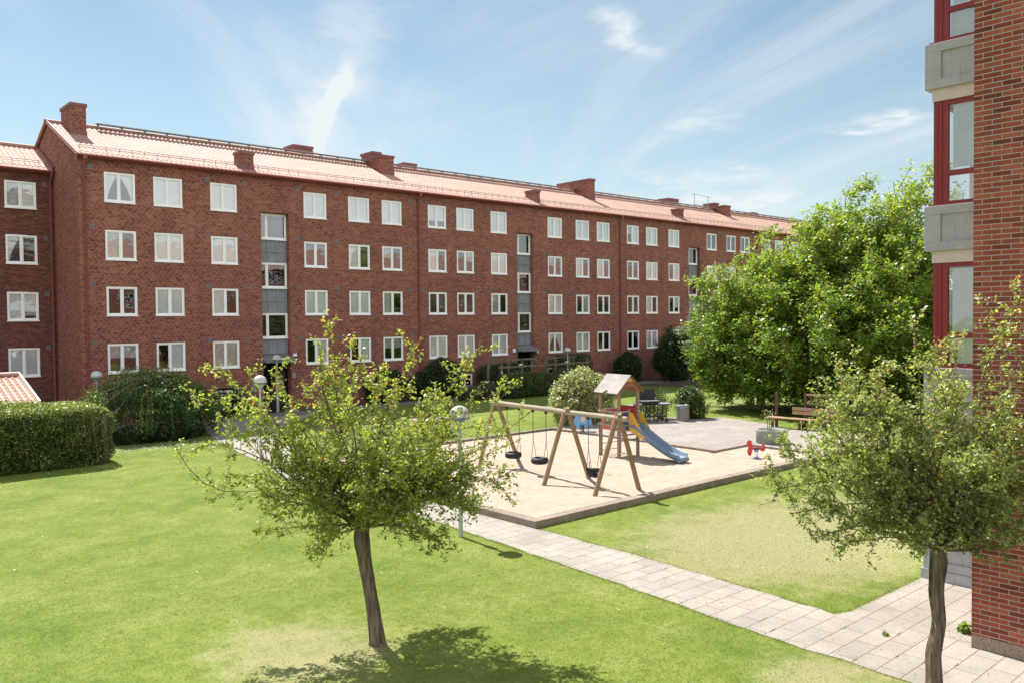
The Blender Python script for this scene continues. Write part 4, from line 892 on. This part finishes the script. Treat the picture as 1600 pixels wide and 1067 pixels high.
# ------------------------------------------------------------------ vegetation
def tree(name,label,cat,loc,trunk,tr_r,targets,seed,leaf,leafsize,leafmat_,barkm,levels,clip=None,group=None,twigr=.006,density=1.,up=.5,sag=.0,extra=None,flat=1.):
    """targets: limb tips in local xyz, each limb grows from the fork to its tip; levels=(n2,len2,n3,len3,leaves per twig)"""
    rng=np.random.default_rng(seed); T=thing(name,label,cat,loc,0,group)
    wood=MB(); tp=np.array(trunk,float); tt=np.linspace(0,len(tp)-1,26); ctr=np.stack([np.interp(tt,range(len(tp)),tp[:,k]) for k in range(3)],1); ctr[1:-1]=(ctr[:-2]+2*ctr[1:-1]+ctr[2:])/4; rd=np.interp(tt,range(len(tr_r)),tr_r)
    ns=20; vv=[]
    for i,(c_,r_0) in enumerate(zip(ctr,rd)):
        for k in range(ns):
            th=2*math.pi*k/ns; f=1+.11*math.sin(3*th+i*.16+seed)+.07*math.sin(5*th-i*.23)+.05*math.sin(9*th+i*.4)*math.sin(i*.9)+rng.normal()*.018
            vv.append((c_[0]+r_0*f*math.cos(th),c_[1]+r_0*f*math.sin(th),c_[2]))
    wood.add(vv,[(i*ns+k,i*ns+(k+1)%ns,(i+1)*ns+(k+1)%ns,(i+1)*ns+k) for i in range(25) for k in range(ns)],True); twg=MB(); P=[];rn=[]
    n2,l2,n3,l3,nl=levels
    fork0=np.array(trunk[-1]); fork1=np.array(trunk[-2])
    def curve(p,q,n,wob,bow):
        p=np.array(p);q=np.array(q);d=q-p;ln=np.linalg.norm(d); pts=[]
        o=rng.normal(size=3)*wob*ln; o2=rng.normal(size=3)*wob*ln*.6
        for i in range(n+1):
            t=i/n; pts.append(p+d*t+np.array([0,0,1])*bow*ln*math.sin(math.pi*t)+o*math.sin(math.pi*t)+o2*math.sin(2*math.pi*t))
        return np.array(pts)
    def add_leaves(path,t0,cnt,sz,spread):
        n=len(path)-1
        for _ in range(cnt):
            t=rng.uniform(t0,1)*n; i=min(int(t),n-1); p=path[i]+(path[i+1]-path[i])*(t-i); P.append(p+rng.normal(size=3)*spread)
    for ti,(q,r0,kk) in enumerate(targets):
        q=np.array(q,float); st=fork0+(fork1-fork0)*rng.uniform(0,.12); bow=rng.uniform(-.02,.14) if q[2]>st[2]+.5 else rng.uniform(.10,.22)
        pth=curve(st,q,10,.05,bow-sag*.5); rad=[max(r0*.72*(1-.93*(i/10)**.7),twigr) for i in range(11)]
        wood.tube(pth,rad,7,False)
        L0=np.linalg.norm(q-st)
        dr0=(q-st)/L0
        for _ in range(int(n2*kk)):
            t=rng.uniform(.15,.98); i=min(int(t*10),9); p=pth[i]+(pth[i+1]-pth[i])*(t*10-i); dr=(pth[i+1]-pth[i]); dr/=np.linalg.norm(dr)
            o=rng.normal(size=3); o-=dr*(o@dr); o/=np.linalg.norm(o); o[2]=o[2]*flat+.25*flat
            a=rng.uniform(.5,1.15); v=dr*math.cos(a)+o*math.sin(a); v[2]-=sag; v/=np.linalg.norm(v)
            ln=l2*rng.uniform(.45,1.15)*(1.15-.75*t)*(.6+.4*L0/2.5 if L0<2.5 else 1)
            p2=curve(p,p+v*ln,5,.09,.05-sag*.4); twg.tube(p2,[max(r0*.3*(1-t*.6)*(1-.85*j/5),twigr*.7) for j in range(6)],4,False)
            for _ in range(max(1,int(n3*ln/l2))):
                t3=rng.uniform(.1,1.); j=min(int(t3*5),4); p3=p2[j]+(p2[j+1]-p2[j])*(t3*5-j); d3=p2[j+1]-p2[j]; d3/=np.linalg.norm(d3)
                o=rng.normal(size=3); o/=np.linalg.norm(o); v3=d3*.75+o*np.array([.8,.8,.8*flat]); v3[2]+=.12-sag; v3/=np.linalg.norm(v3); l_=l3*rng.uniform(.5,1.3)
                p4=curve(p3,p3+v3*l_,3,.1,0); 
                if rng.uniform()<.6: twg.tube(p4,[twigr*.7,twigr*.6,twigr*.5,twigr*.35],3,False)
                add_leaves(p4,.1,int(nl*density*l_/l3),0,leaf)
            add_leaves(p2,.4,int(nl*density*1.2),0,leaf)
        # leafy shoot tip
        add_leaves(pth,.62,int(nl*3*density),0,leaf*1.3); add_leaves(pth,.84,int(nl*3*density),0,leaf*1.6)
    P=np.array(P)
    if clip is not None: P=P[clip(P+np.array(loc))]
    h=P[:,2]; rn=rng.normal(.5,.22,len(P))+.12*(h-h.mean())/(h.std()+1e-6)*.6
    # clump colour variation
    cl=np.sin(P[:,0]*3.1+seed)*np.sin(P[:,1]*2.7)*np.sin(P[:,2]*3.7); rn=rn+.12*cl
    wood.build('trunk',M[barkm],T)
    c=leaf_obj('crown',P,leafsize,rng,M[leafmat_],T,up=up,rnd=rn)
    twg.build('twigs',M['twig'],T)
    print(name,'leaves',len(P)); return T
latv=np.array([cr0.x,cr0.y,0]); depv=np.array([math.sin(YAW),math.cos(YAW),0])
def LD(l,d,z): return tuple(latv*l+depv*d+np.array([0,0,z]))
r=random.Random(11)
t1=[]
for l,z,rr0,k in [(-2.75,3.1,.035,.8),(-2.95,3.75,.035,.7),(-2.6,2.55,.035,.8),(-2.35,3.45,.04,1),(-1.95,1.75,.035,.8),(-1.15,1.20,.03,.7),(-2.0,4.0,.04,1),(-1.45,4.15,.045,1),(-.85,4.95,.045,.8),(-.55,4.5,.05,1),(-.3,4.2,.05,1),(.1,4.35,.05,1),(.5,4.4,.045,1),(.95,4.0,.045,1),(1.42,4.45,.035,.55),(1.3,3.7,.045,1),(1.85,3.6,.035,.7),(2.3,3.05,.035,.7),(2.05,2.4,.04,.9),(1.55,2.1,.05,1.1),(1.1,1.7,.05,1),(-1.6,2.6,.04,1),(1.5,2.8,.045,1.1),(.7,3.2,.05,1.1),(-.8,3.3,.05,1.1),(.3,2.6,.04,1),(-.7,2.3,.04,1),(-1.2,3.0,.045,1.1),(.0,3.4,.05,1)]:
    z=1.55+(z-1.55)*(.86 if abs(l)<2.2 else .97); t1.append((LD(l*.95,r.uniform(-1.2,1.2)*(1-abs(l)/4.5),z),rr0,k))
for l,z in ((-.8,5.0),(.55,4.45),(1.45,4.4),(-1.5,4.2),(2.35,3.5),(-3.0,3.0),(2.2,4.0),(-2.5,4.2),(-.25,4.45)): t1.append((LD(l,r.uniform(-.4,.4),z),.022,.35))
for i in range(16):
    a=r.uniform(0,6.28); t1.append((LD(math.cos(a)*r.uniform(.8,1.7),math.sin(a)*r.uniform(1.1,2.1),r.uniform(1.8,3.3)),.04,1))
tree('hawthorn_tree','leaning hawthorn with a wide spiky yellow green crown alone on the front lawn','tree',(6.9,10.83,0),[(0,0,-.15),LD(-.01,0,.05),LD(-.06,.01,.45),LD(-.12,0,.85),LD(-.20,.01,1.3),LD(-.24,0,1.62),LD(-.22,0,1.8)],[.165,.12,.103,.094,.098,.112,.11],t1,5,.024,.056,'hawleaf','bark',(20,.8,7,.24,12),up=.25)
t2=[]
for l,z,rr0,k in [(-2.05,2.85,.035,.9),(-1.9,2.35,.035,.8),(-1.55,2.0,.035,.9),(-1.0,1.8,.03,.8),(-1.75,3.4,.04,1),(-1.55,3.95,.04,1),(-1.1,3.7,.04,1.1),(-.95,4.3,.04,.9),(-.5,4.9,.035,.7),(-.35,4.4,.04,1),(.1,4.35,.045,1),(.55,4.5,.03,.6),(.75,5.2,.03,.45),(1.2,5.35,.03,.5),(1.05,4.7,.03,.6),(.9,3.9,.045,1),(1.3,3.4,.04,1),(1.5,2.9,.045,1.),(1.2,2.4,.04,1),(.75,1.85,.05,1),(.4,2.4,.04,1),(-.6,2.5,.045,1.1),(-1.0,2.9,.045,1.1),(-.3,3.2,.05,1.1),(.4,3.3,.05,1.1),(-.9,2.2,.04,1),(.7,2.9,.045,1)]:
    t2.append((LD(l,r.uniform(-.9,.9)*(1-abs(l)/4.5)-.25*max(0,l),z),rr0,k))
for l,z in ((-1.95,3.1),(-1.75,3.7),(-1.35,3.3),(-1.3,4.05),(-1.0,3.9),(-.75,4.2),(-1.5,2.9),(-1.9,2.6),(-.6,3.7),(-1.2,2.5),(.25,4.0),(.8,3.6),(1.1,2.9)): t2.append((LD(l,r.uniform(-.6,.5),z),.035,1.1))
for i in range(12):
    a=r.uniform(0,6.28); t2.append((LD(math.cos(a)*r.uniform(.6,1.3)-.2,math.sin(a)*r.uniform(.8,1.5),r.uniform(2.0,3.7)),.035,1))
tree('hawthorn_tree','hawthorn with a straight fluted trunk and grey green crown in front of the right block','tree',(11.33,4.46,0),[(0,0,-.15),LD(0,0,.1),LD(-.02,.0,.5),LD(.06,0,.9),LD(.0,.01,1.3),LD(.03,0,1.72),LD(.02,0,1.88)],[.145,.098,.089,.085,.088,.105,.09],t2,8,.022,.05,'hawleaf2','bark',(19,.72,7,.21,13),clip=lambda Q:~((Q[:,0]>13.15)&(Q[:,1]<4.75)),up=.25)
def dome_targets(n,R,z0,z1,seed,l0=0,d0=0,flat=.0,rb=.12,pw=.8):
    r=random.Random(seed); out=[]
    for i in range(n):
        a=i*2.39996+r.uniform(-.3,.3); f=(i+.5)/n; z=z0+(z1-z0)*f**pw; rad=R*math.sqrt(max(0.03,1-(max(0,(z-z0)/(z1-z0)))**2.2))*r.uniform(.80,1.08)
        if z<z0+.15*(z1-z0): rad*=.92
        out.append((LD(l0+rad*math.cos(a),d0+rad*math.sin(a),z),rb,1.0))
    return out
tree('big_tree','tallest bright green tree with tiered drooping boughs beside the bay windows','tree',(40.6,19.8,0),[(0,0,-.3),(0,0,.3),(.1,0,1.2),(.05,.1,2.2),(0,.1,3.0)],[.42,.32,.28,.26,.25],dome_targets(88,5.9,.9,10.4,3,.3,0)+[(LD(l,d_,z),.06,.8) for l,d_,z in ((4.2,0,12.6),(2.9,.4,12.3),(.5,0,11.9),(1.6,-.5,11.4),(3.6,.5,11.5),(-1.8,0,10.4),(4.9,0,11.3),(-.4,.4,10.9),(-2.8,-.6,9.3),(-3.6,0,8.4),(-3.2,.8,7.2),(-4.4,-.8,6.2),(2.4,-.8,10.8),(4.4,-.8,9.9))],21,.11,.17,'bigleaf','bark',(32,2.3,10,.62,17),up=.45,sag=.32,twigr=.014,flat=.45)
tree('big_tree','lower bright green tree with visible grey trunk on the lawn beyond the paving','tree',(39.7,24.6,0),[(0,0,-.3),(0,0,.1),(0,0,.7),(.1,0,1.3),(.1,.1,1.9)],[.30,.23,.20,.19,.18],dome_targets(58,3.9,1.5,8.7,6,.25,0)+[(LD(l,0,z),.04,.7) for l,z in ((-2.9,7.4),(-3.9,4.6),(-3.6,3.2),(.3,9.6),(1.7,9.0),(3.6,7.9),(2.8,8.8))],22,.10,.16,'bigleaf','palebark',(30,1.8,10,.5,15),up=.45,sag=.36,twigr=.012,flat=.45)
tree('pale_tree','small tree with pale silvery leaves behind the lower bright green tree','tree',(48.8,33.6,0),[(0,0,-.3),(0,0,.5),(.1,0,1.5),(.1,.1,2.2)],[.2,.15,.13,.12],dome_targets(26,2.5,1.6,6.6,9),23,.09,.13,'silverleaf','palebark',(18,1.2,8,.45,9),up=.8,twigr=.012)
def shrub(name,label,cat,loc,blobs,n,size,mat,seed,shape='e',rz=0,group=None,up=.4,stems=6,spike=0.,hollow=.72,noise_=.12,flowers=None,aspect=.6,inner=None):
    rng=np.random.default_rng(seed); T=thing(name,label,cat,loc,rz,group); P=[]
    vol=np.array([b[3]*b[4]+b[3]*b[5]+b[4]*b[5] for b in blobs]); vol=vol/vol.sum()
    for b,v in zip(blobs,vol):
        k=int(n*v); D=rng.normal(size=(k*2,3)); D/=np.linalg.norm(D,axis=1)[:,None]
        ph=rng.uniform(0,6,3); nz=1+noise_*(np.sin(D[:,0]*5+ph[0])*np.sin(D[:,1]*6+ph[1])+.6*np.sin(D[:,2]*9+ph[2])*np.sin(D[:,0]*11+ph[1]))
        rr_=rng.uniform(hollow,1.0,len(D))**.7*nz
        q=np.array(b[:3])+D*rr_[:,None]*np.array(b[3:6])
        if shape=='b':
            U=rng.uniform(-1,1,(k*7,3)); S=np.array(b[3:6]); m_=((np.abs(U)**7).sum(1)<1)&((np.abs(U)*S>S-.24).any(1)); U=U[m_]; q=np.array(b[:3])+U*S*(1+.03*np.sin(U[:,:1]*9+ph[0])*np.sin(U[:,2:]*7+ph[1]))
        q=q[q[:,2]>.02][:k]; P.append(q)
        if spike:
            ns=int(k*spike/14); 
            for _ in range(ns):
                d=rng.normal(size=3); d[2]=abs(d[2])*1.3+.2; d/=np.linalg.norm(d); p0=np.array(b[:3])+d*np.array(b[3:6])*.95; dd=d+np.array([0,0,.5]); dd/=np.linalg.norm(dd); l=rng.uniform(.12,.32)
                t=rng.uniform(0,1,14)[:,None]; P.append(p0+dd*t*l+rng.normal(size=(14,3))*size*.4)
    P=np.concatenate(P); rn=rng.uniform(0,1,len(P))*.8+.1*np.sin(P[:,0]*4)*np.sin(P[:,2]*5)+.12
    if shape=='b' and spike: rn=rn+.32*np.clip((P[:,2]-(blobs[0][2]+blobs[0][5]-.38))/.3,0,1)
    st_=MB()
    for i in range(stems):
        b=blobs[rng.integers(len(blobs))]; a=rng.uniform(0,6.28); st_.tube([(b[0]+rng.uniform(-.15,.15),b[1]+rng.uniform(-.15,.15),-.05),(b[0]+b[3]*.3*math.cos(a),b[1]+b[4]*.3*math.sin(a),b[2]*.6),(b[0]+b[3]*.75*math.cos(a),b[1]+b[4]*.75*math.sin(a),b[2]+b[5]*.5)],[.035,.025,.01],5,False)
    st_.build('stem',M['bark'],T)
    if shape=='b':
        I=MB(); r2=random.Random(seed)
        for b in blobs:
            for _ in range(int(60*b[3]*b[4])): # dense inner twigs, added as a core to block light through the hedge
                x=b[0]+r2.uniform(-1,1)*(b[3]-.3); y=b[1]+r2.uniform(-1,1)*(b[4]-.3); a=r2.uniform(0,6.28); t_=b[2]+b[5]-.32
                I.tube([(x,y,0),(x+.12*math.cos(a),y+.12*math.sin(a),t_*.5),(x+.3*math.cos(a),y+.3*math.sin(a),t_)],[.05,.06,.05],4,False)
        I.build('inner_twigs',M['bark'],T)
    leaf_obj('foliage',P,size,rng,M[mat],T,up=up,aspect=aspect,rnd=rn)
    if flowers:
        cnt,fm,fs=flowers; sel=P[rng.choice(len(P),cnt)]; c=np.array(blobs[0][:3]); F=MB()
        for p in sel:
            p=np.array(blobs[0][:3])*0+p; 
            F.lathe([(0,-fs*.4),(fs,0),(fs*.7,fs*.6),(0,fs*.5)],7,tuple(p+np.array([0,-.05,.04])))
        F.build('blossom',M[fm],T)
    return T
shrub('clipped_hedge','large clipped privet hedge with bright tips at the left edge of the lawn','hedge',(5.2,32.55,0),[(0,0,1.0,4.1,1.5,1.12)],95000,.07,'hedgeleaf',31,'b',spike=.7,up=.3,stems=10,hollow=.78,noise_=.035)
# weeping tree
def weeping(loc):
    rng=np.random.default_rng(41); T=thing('weeping_tree','low weeping tree with cascading dark green curtains left of the path','tree',loc)
    w=MB(); w.tube([(0,0,-.2),(.05,0,.8),(0,.05,1.7),(.1,0,2.25)],[.14,.11,.1,.09],9); P=[];R=[]
    for i in range(120):
        a=rng.uniform(0,6.28); rad=2.55*rng.uniform(.05,1)**.55; top=2.75-.24*rad**2*.95+.16*math.sin(a*3+1)+rng.normal()*.12
        ex=np.array([rad*math.cos(a)*1.05,rad*math.sin(a)*.8,top]); s=np.array([.1,0,2.25]); mid=(s+ex)/2+np.array([0,0,.3])
        if i<34: w.tube([s,mid,ex],[.05,.035,.015],5,False)
        for _ in range(9):
            p=ex+rng.normal(size=3)*np.array([.16,.16,.05]); ln=max(.25,min(p[2]-rng.uniform(.1,.6),rng.uniform(.5,1.6))); k=int(ln*46)
            t=np.sort(rng.uniform(0,1,k)); out=np.array([math.cos(a),math.sin(a),0])
            q=p+np.outer(np.sqrt(t)*.30,out)+np.outer(t*ln,[0,0,-1])+rng.normal(size=(k,3))*.035; P.append(q); R.append(rng.uniform(0,.75,k)+(.35 if (a*2.3)%1.0<.22 or math.cos(a-2.6)>.6 else 0))
        k=70; q=ex+rng.normal(size=(k,3))*np.array([.3,.3,.07]); P.append(q); R.append(rng.uniform(.4,1,k))
    w.build('trunk',M['palebark'],T); P=np.concatenate(P); leaf_obj('crown',P,.085,rng,M['weepleaf'],T,up=.1,aspect=.5,rnd=np.concatenate(R),dirs=np.tile([0,0,-1.],(len(P),1)))
    print('weeping',len(P))
weeping((12.35,37.2,0))
shrub('juniper_shrub','low spreading dark shrub under the weeping tree','shrub',(12.2,35.9,0),[(-.9,0,.3,1.1,.6,.42),(.5,0,.3,1.2,.7,.45),(1.5,.6,.25,.8,.6,.4)],14000,.07,'darkleaf',42)
shrub('laurel_shrub','broad rounded dark laurel below the ground floor windows, left of the box hedge','shrub',(31.9,42.3,0),[(0,0,1.25,1.35,1.0,1.3),(-1.2,.1,.9,.9,.9,.95)],22000,.10,'darkleaf',43,noise_=.08)
shrub('laurel_shrub','small dark shrub against the wall seen above the front tree crown','shrub',(27.9,42.5,0),[(0,0,.9,1.6,.6,1.1)],11000,.10,'darkleaf',44)
shrub('yew_hedge','dark clipped yew block against the facade left of the middle entrance','hedge',(37.0,42.4,0),[(-.9,0,.9,.95,.7,1.0),(.6,0,.95,1.2,.75,1.03)],22000,.07,'darkleaf',45,'b',noise_=.03)
shrub('low_shrub','low grey green shrub mound in front of the yew block','shrub',(33.4,39.6,0),[(-.9,.5,.35,1.0,.8,.55),(.3,.2,.4,1.1,.9,.62),(1.5,-.3,.4,.9,.7,.6)],22000,.07,'greyleaf',46)
shrub('window_shrub','dark spreading shrubs under the first windows left of the left entrance','shrub',(17.2,42.6,0),[(-1.3,0,.5,1.2,.55,.75),(.6,0,.5,1.4,.6,.72),(1.5,0,.75,.5,.4,.8)],16000,.09,'darkleaf',47,noise_=.2)
for i,(x,y,lb_,col_,bl) in enumerate(((35.2,39.0,'rose bush with small pink blooms at the left end of the pergola','petalpink',(9,'petalpink',.06)),(37.2,39.0,'rose bush with scattered red blooms under the middle of the pergola','petalred',(12,'petalred',.075)),(39.4,38.9,'leafy rose bush with few pink blooms in front of the basement window','petalpink',(5,'petalpink',.05)),(42.3,40.2,'dark climbing rose with red blooms at the right end of the pergola','petalred',(10,'petalred',.08)))):
    shrub('rose_bush',lb_,'rose bush',(x,y,0),[(0,0,.75,1.25,.8,.8),(.6,.4,.7,.8,.7,.95 if i<3 else 1.4),(-.6,.3,.8,.7,.6,.8)],12000,.075,'midleaf' if i<3 else 'darkleaf',50+i,noise_=.2,group='rose bushes along the pergola',flowers=bl)
shrub('yew_hedge','dark clipped yew block behind the lamp and right end of the pergola','hedge',(43.6,42.3,0),[(0,0,1.0,1.6,.7,1.35)],14000,.08,'darkleaf',60,'b',noise_=.04)
shrub('variegated_shrub','large cream variegated shrub behind the play tower','shrub',(28.35,26.95,0),[(-.2,0,1.05,1.35,1.1,1.25),(-1.0,-.2,.8,.9,.8,.95),(1.05,.1,1.0,.95,.9,1.15),(.4,.4,1.5,.8,.8,.95)],26000,.095,'paleleaf',61,spike=.55,noise_=.12,hollow=.6)
shrub('rose_shrub','rounded leafy shrub with glossy leaves to the right of the litter bin','shrub',(33.15,24.35,0),[(0,0,.68,.72,.7,.72),(-.15,0,.95,.5,.5,.52),(.35,-.2,.45,.55,.5,.45)],8000,.075,'midleaf',62,spike=.5,noise_=.18,hollow=.55)
shrub('rose_bush','thin rose bush with bright red blooms beside the barbecue','rose bush',(32.0,25.3,0),[(0,0,.65,.6,.5,.7),(-.9,.2,.5,.6,.4,.5)],3600,.07,'midleaf',63,spike=.5,noise_=.2,hollow=.35,flowers=(16,'petalred',.055))
shrub('dark_tree','tall dark green bushy tree by the facade left of the far entrance','tree',(53.2,40.6,0),[(0,0,2.0,1.5,1.3,2.1),(1.3,.1,1.9,1.0,1.0,1.7),(-.9,0,1.6,1.1,1.0,1.4),(2.3,.4,1.4,.8,.8,1.2)],30000,.14,'darkleaf',64,noise_=.2,stems=14,hollow=.55)
shrub('dark_tree','squat dark evergreen left of the tall bushy tree by the facade','tree',(49.6,42.2,0),[(0,0,1.1,1.3,.8,1.2)],12000,.12,'darkleaf',65,noise_=.15)
shrub('box_ball','small round box shrub near the far walkway','shrub',(55.6,40.1,0),[(0,0,.4,.7,.6,.45)],4000,.09,'midleaf',66,noise_=.03)
shrub('low_shrub','tuft of weeds growing in the gravel beside the right block','plant',(13.75,4.98,0),[(0,0,.02,.13,.10,.15)],240,.06,'bigleaf',67,stems=0,hollow=.2)
shrub('low_shrub','small weed in the paving joint behind the right hawthorn','plant',(12.75,5.75,0),[(0,0,.01,.07,.06,.06)],80,.04,'bigleaf',68,stems=0,hollow=.2)
# planter climber
def climber():
    rng=np.random.default_rng(70); T=thing('potted_climber','sparse upright plant with pale leaves growing in the round planter','plant',(28.9,17.5,.5))
    w=MB(); P=[]
    for i in range(4):
        a=rng.uniform(0,6.28); pts=[(.08*math.cos(a),.08*math.sin(a),0),(.1*math.cos(a),.1*math.sin(a),.35),(.2*math.cos(a),.2*math.sin(a),.85)]; w.tube(pts,[.015,.012,.006],5)
        P.append(np.array(pts[2])*rng.uniform(.4,1,(45,1))+rng.normal(size=(45,3))*.06)
    w.build('stem',M['bark'],T); leaf_obj('foliage',np.concatenate(P),.06,rng,M['paleleaf'],T)
climber()
# daisies and grass blades
rng=np.random.default_rng(77)
def inpoly(P,poly):
    x,y=P[:,0],P[:,1]; c=np.zeros(len(P),bool); n=len(poly)
    for i in range(n):
        x0,y0=poly[i]; x1,y1=poly[(i+1)%n]; k=((y0>y)!=(y1>y))&(x<(x1-x0)*(y-y0)/(y1-y0+1e-12)+x0); c^=k
    return c
pp=path_left+path_right
def offgrass(P): return inpoly(P,pp)|((P[:,0]>13.35)&(P[:,0]<28)&(P[:,1]>14.1)&(P[:,1]<26.6))|inpoly(P,plaza)|((P[:,0]>13.0)&(P[:,1]<6.65))|(P[:,1]>39.5)
Pd=[]
for (x,y,sx,sy,n) in ((12,34.3,1.6,.6,700),(10.6,33.9,1.2,.4,300),(27,35.6,3.5,1.4,900),(36,35.5,4,1.2,700),(47,34.4,3,1.6,500),(20,37.5,2,1,200),(9,18,6,7,90),(20,31,5,2,250),(24,9,5,2.5,60),(6,29.8,1.4,.5,40)):
    Pd.append(np.stack([rng.normal(x,sx,n),rng.normal(y,sy,n),np.full(n,.05)],1))
Pd=np.concatenate(Pd); Pd=Pd[~offgrass(Pd)]
o=leaf_obj('daisies',Pd,.030,rng,M['petalwhite'],None,up=3,aspect=1.); tag(o,'tiny white daisies scattered over the lawns','daisies',None,'stuff')
# weeds in the joints, leaf litter on paving and sand
def scatter(name,label,n,inside,size,mat,z,up,seed):
    rg=np.random.default_rng(seed); Q=np.stack([rg.uniform(10.8,34,n),rg.uniform(3.5,34,n),np.full(n,z)],1); Q=Q[inside(Q)]; o=leaf_obj(name,Q,size,rg,mat,None,up=up,aspect=.6); return tag(o,label,None,None,'stuff')
scatter('leaf_litter','small dry leaves and specks scattered on the sand and paving',5200,lambda Q:(inpoly(Q,pp)|((Q[:,0]>13.8)&(Q[:,0]<25.6)&(Q[:,1]>14.6)&(Q[:,1]<26.1))),.035,M['twig'],.062,4,101)
rg=np.random.default_rng(102); JW=[]
for _ in range(150):
    jx=rg.uniform(11.4,16); jy=round(rg.uniform(3.6,26)/.352)*.352
    if inpoly(np.array([[jx,jy,0]]),pp)[0]: JW.append(np.array([jx,jy,.012])+rg.normal(size=(18,3))*np.array([.05,.007,.004]))
tag(leaf_obj('joint_weeds',np.concatenate(JW),.022,rg,M['grassblade'],None,up=1),'tiny weeds growing in the joints of the footpath',None,None,'stuff')
# blades: dense near the viewer, thinning with distance, inside the view only
n=850000; t=rng.uniform(0,1,n); dist=4.5+36*t**1.15; ang=YAW+rng.uniform(-.62,.62,n)
Pb=np.stack([dist*np.sin(ang),dist*np.cos(ang),np.zeros(n)],1); Pb=Pb[~offgrass(Pb)]; nmain0=len(Pb)
Ed=[]
for A_,B_ in list(zip(path_left,path_left[1:]))+list(zip(path_right[:13],path_right[1:13]))+[((13.4,14.2),(27.7,14.2)),((13.5,26.55),(26,26.6))]:
    k=int(math.dist(A_,B_)*260); tt_=rng.uniform(0,1,k)[:,None]; Ed.append(np.concatenate([np.array(A_)*(1-tt_)+np.array(B_)*tt_+rng.normal(size=(k,2))*.045,np.zeros((k,1))],1))
Pb=np.concatenate([Pb]+Ed); n=len(Pb)
d1=np.exp(-(((Pb[:,0]-5.9)/2.0)**2+((Pb[:,1]-11.4)/2.1)**2)); d2=np.exp(-(((Pb[:,0]-11)/1.0)**2+((Pb[:,1]-5.0)/1.4)**2)); keep=rng.uniform(0,1,n)>.75*np.maximum(d1,d2); nmain=int(keep[:nmain0].sum()); Pb=Pb[keep]; n=len(Pb)
hgt=rng.uniform(.006,.017,n); hgt[nmain:]*=2.0; az=rng.uniform(0,2*math.pi,n); wd=rng.uniform(.003,.006,n)
side=np.stack([np.cos(az),np.sin(az),0*az],1)*wd[:,None]; ln_=rng.normal(size=(n,3))*.012; ln_[:,2]=hgt
V=np.stack([Pb-side,Pb+side,Pb+ln_],1).reshape(-1,3); F=np.arange(3*n).reshape(n,3)
dryf=.5*np.exp(-(((Pb[:,0]-17.5)/6)**2+((Pb[:,1]-9.6)/4.2)**2))+.5*d1[keep]+.5*d2[keep]
o=npmesh('grass',V,F,M['grassblade'],rnd=np.clip(rng.normal(.42,.2,n)+dryf*.5,0,1)); tag(o,'short mown grass blades over the lawns','grass',None,'stuff')

for i,(x,y,r_x,h) in enumerate(((33,-6,4.,7.5),(46,-7,4.2,8.4),(64,-5,5,8.),(84,-7,5.,8.6),(101,-6,5.5,8.),(126,-7,6,9.))):
    shrub('garden_tree',['smallest leafy tree behind the viewer at the right','second leafy tree behind the viewer from the building end','wide leafy tree behind the viewer, third from the end','fourth leafy tree behind the viewer from the end','fifth leafy tree behind the viewer from the end','widest and farthest leafy tree behind the viewer'][i],'tree',(x,y,0),[(0,0,h*.55,r_x,2.5,h*.45)],5000,.5,'midleaf',90+i,noise_=.15,group='trees mirrored in the panes')
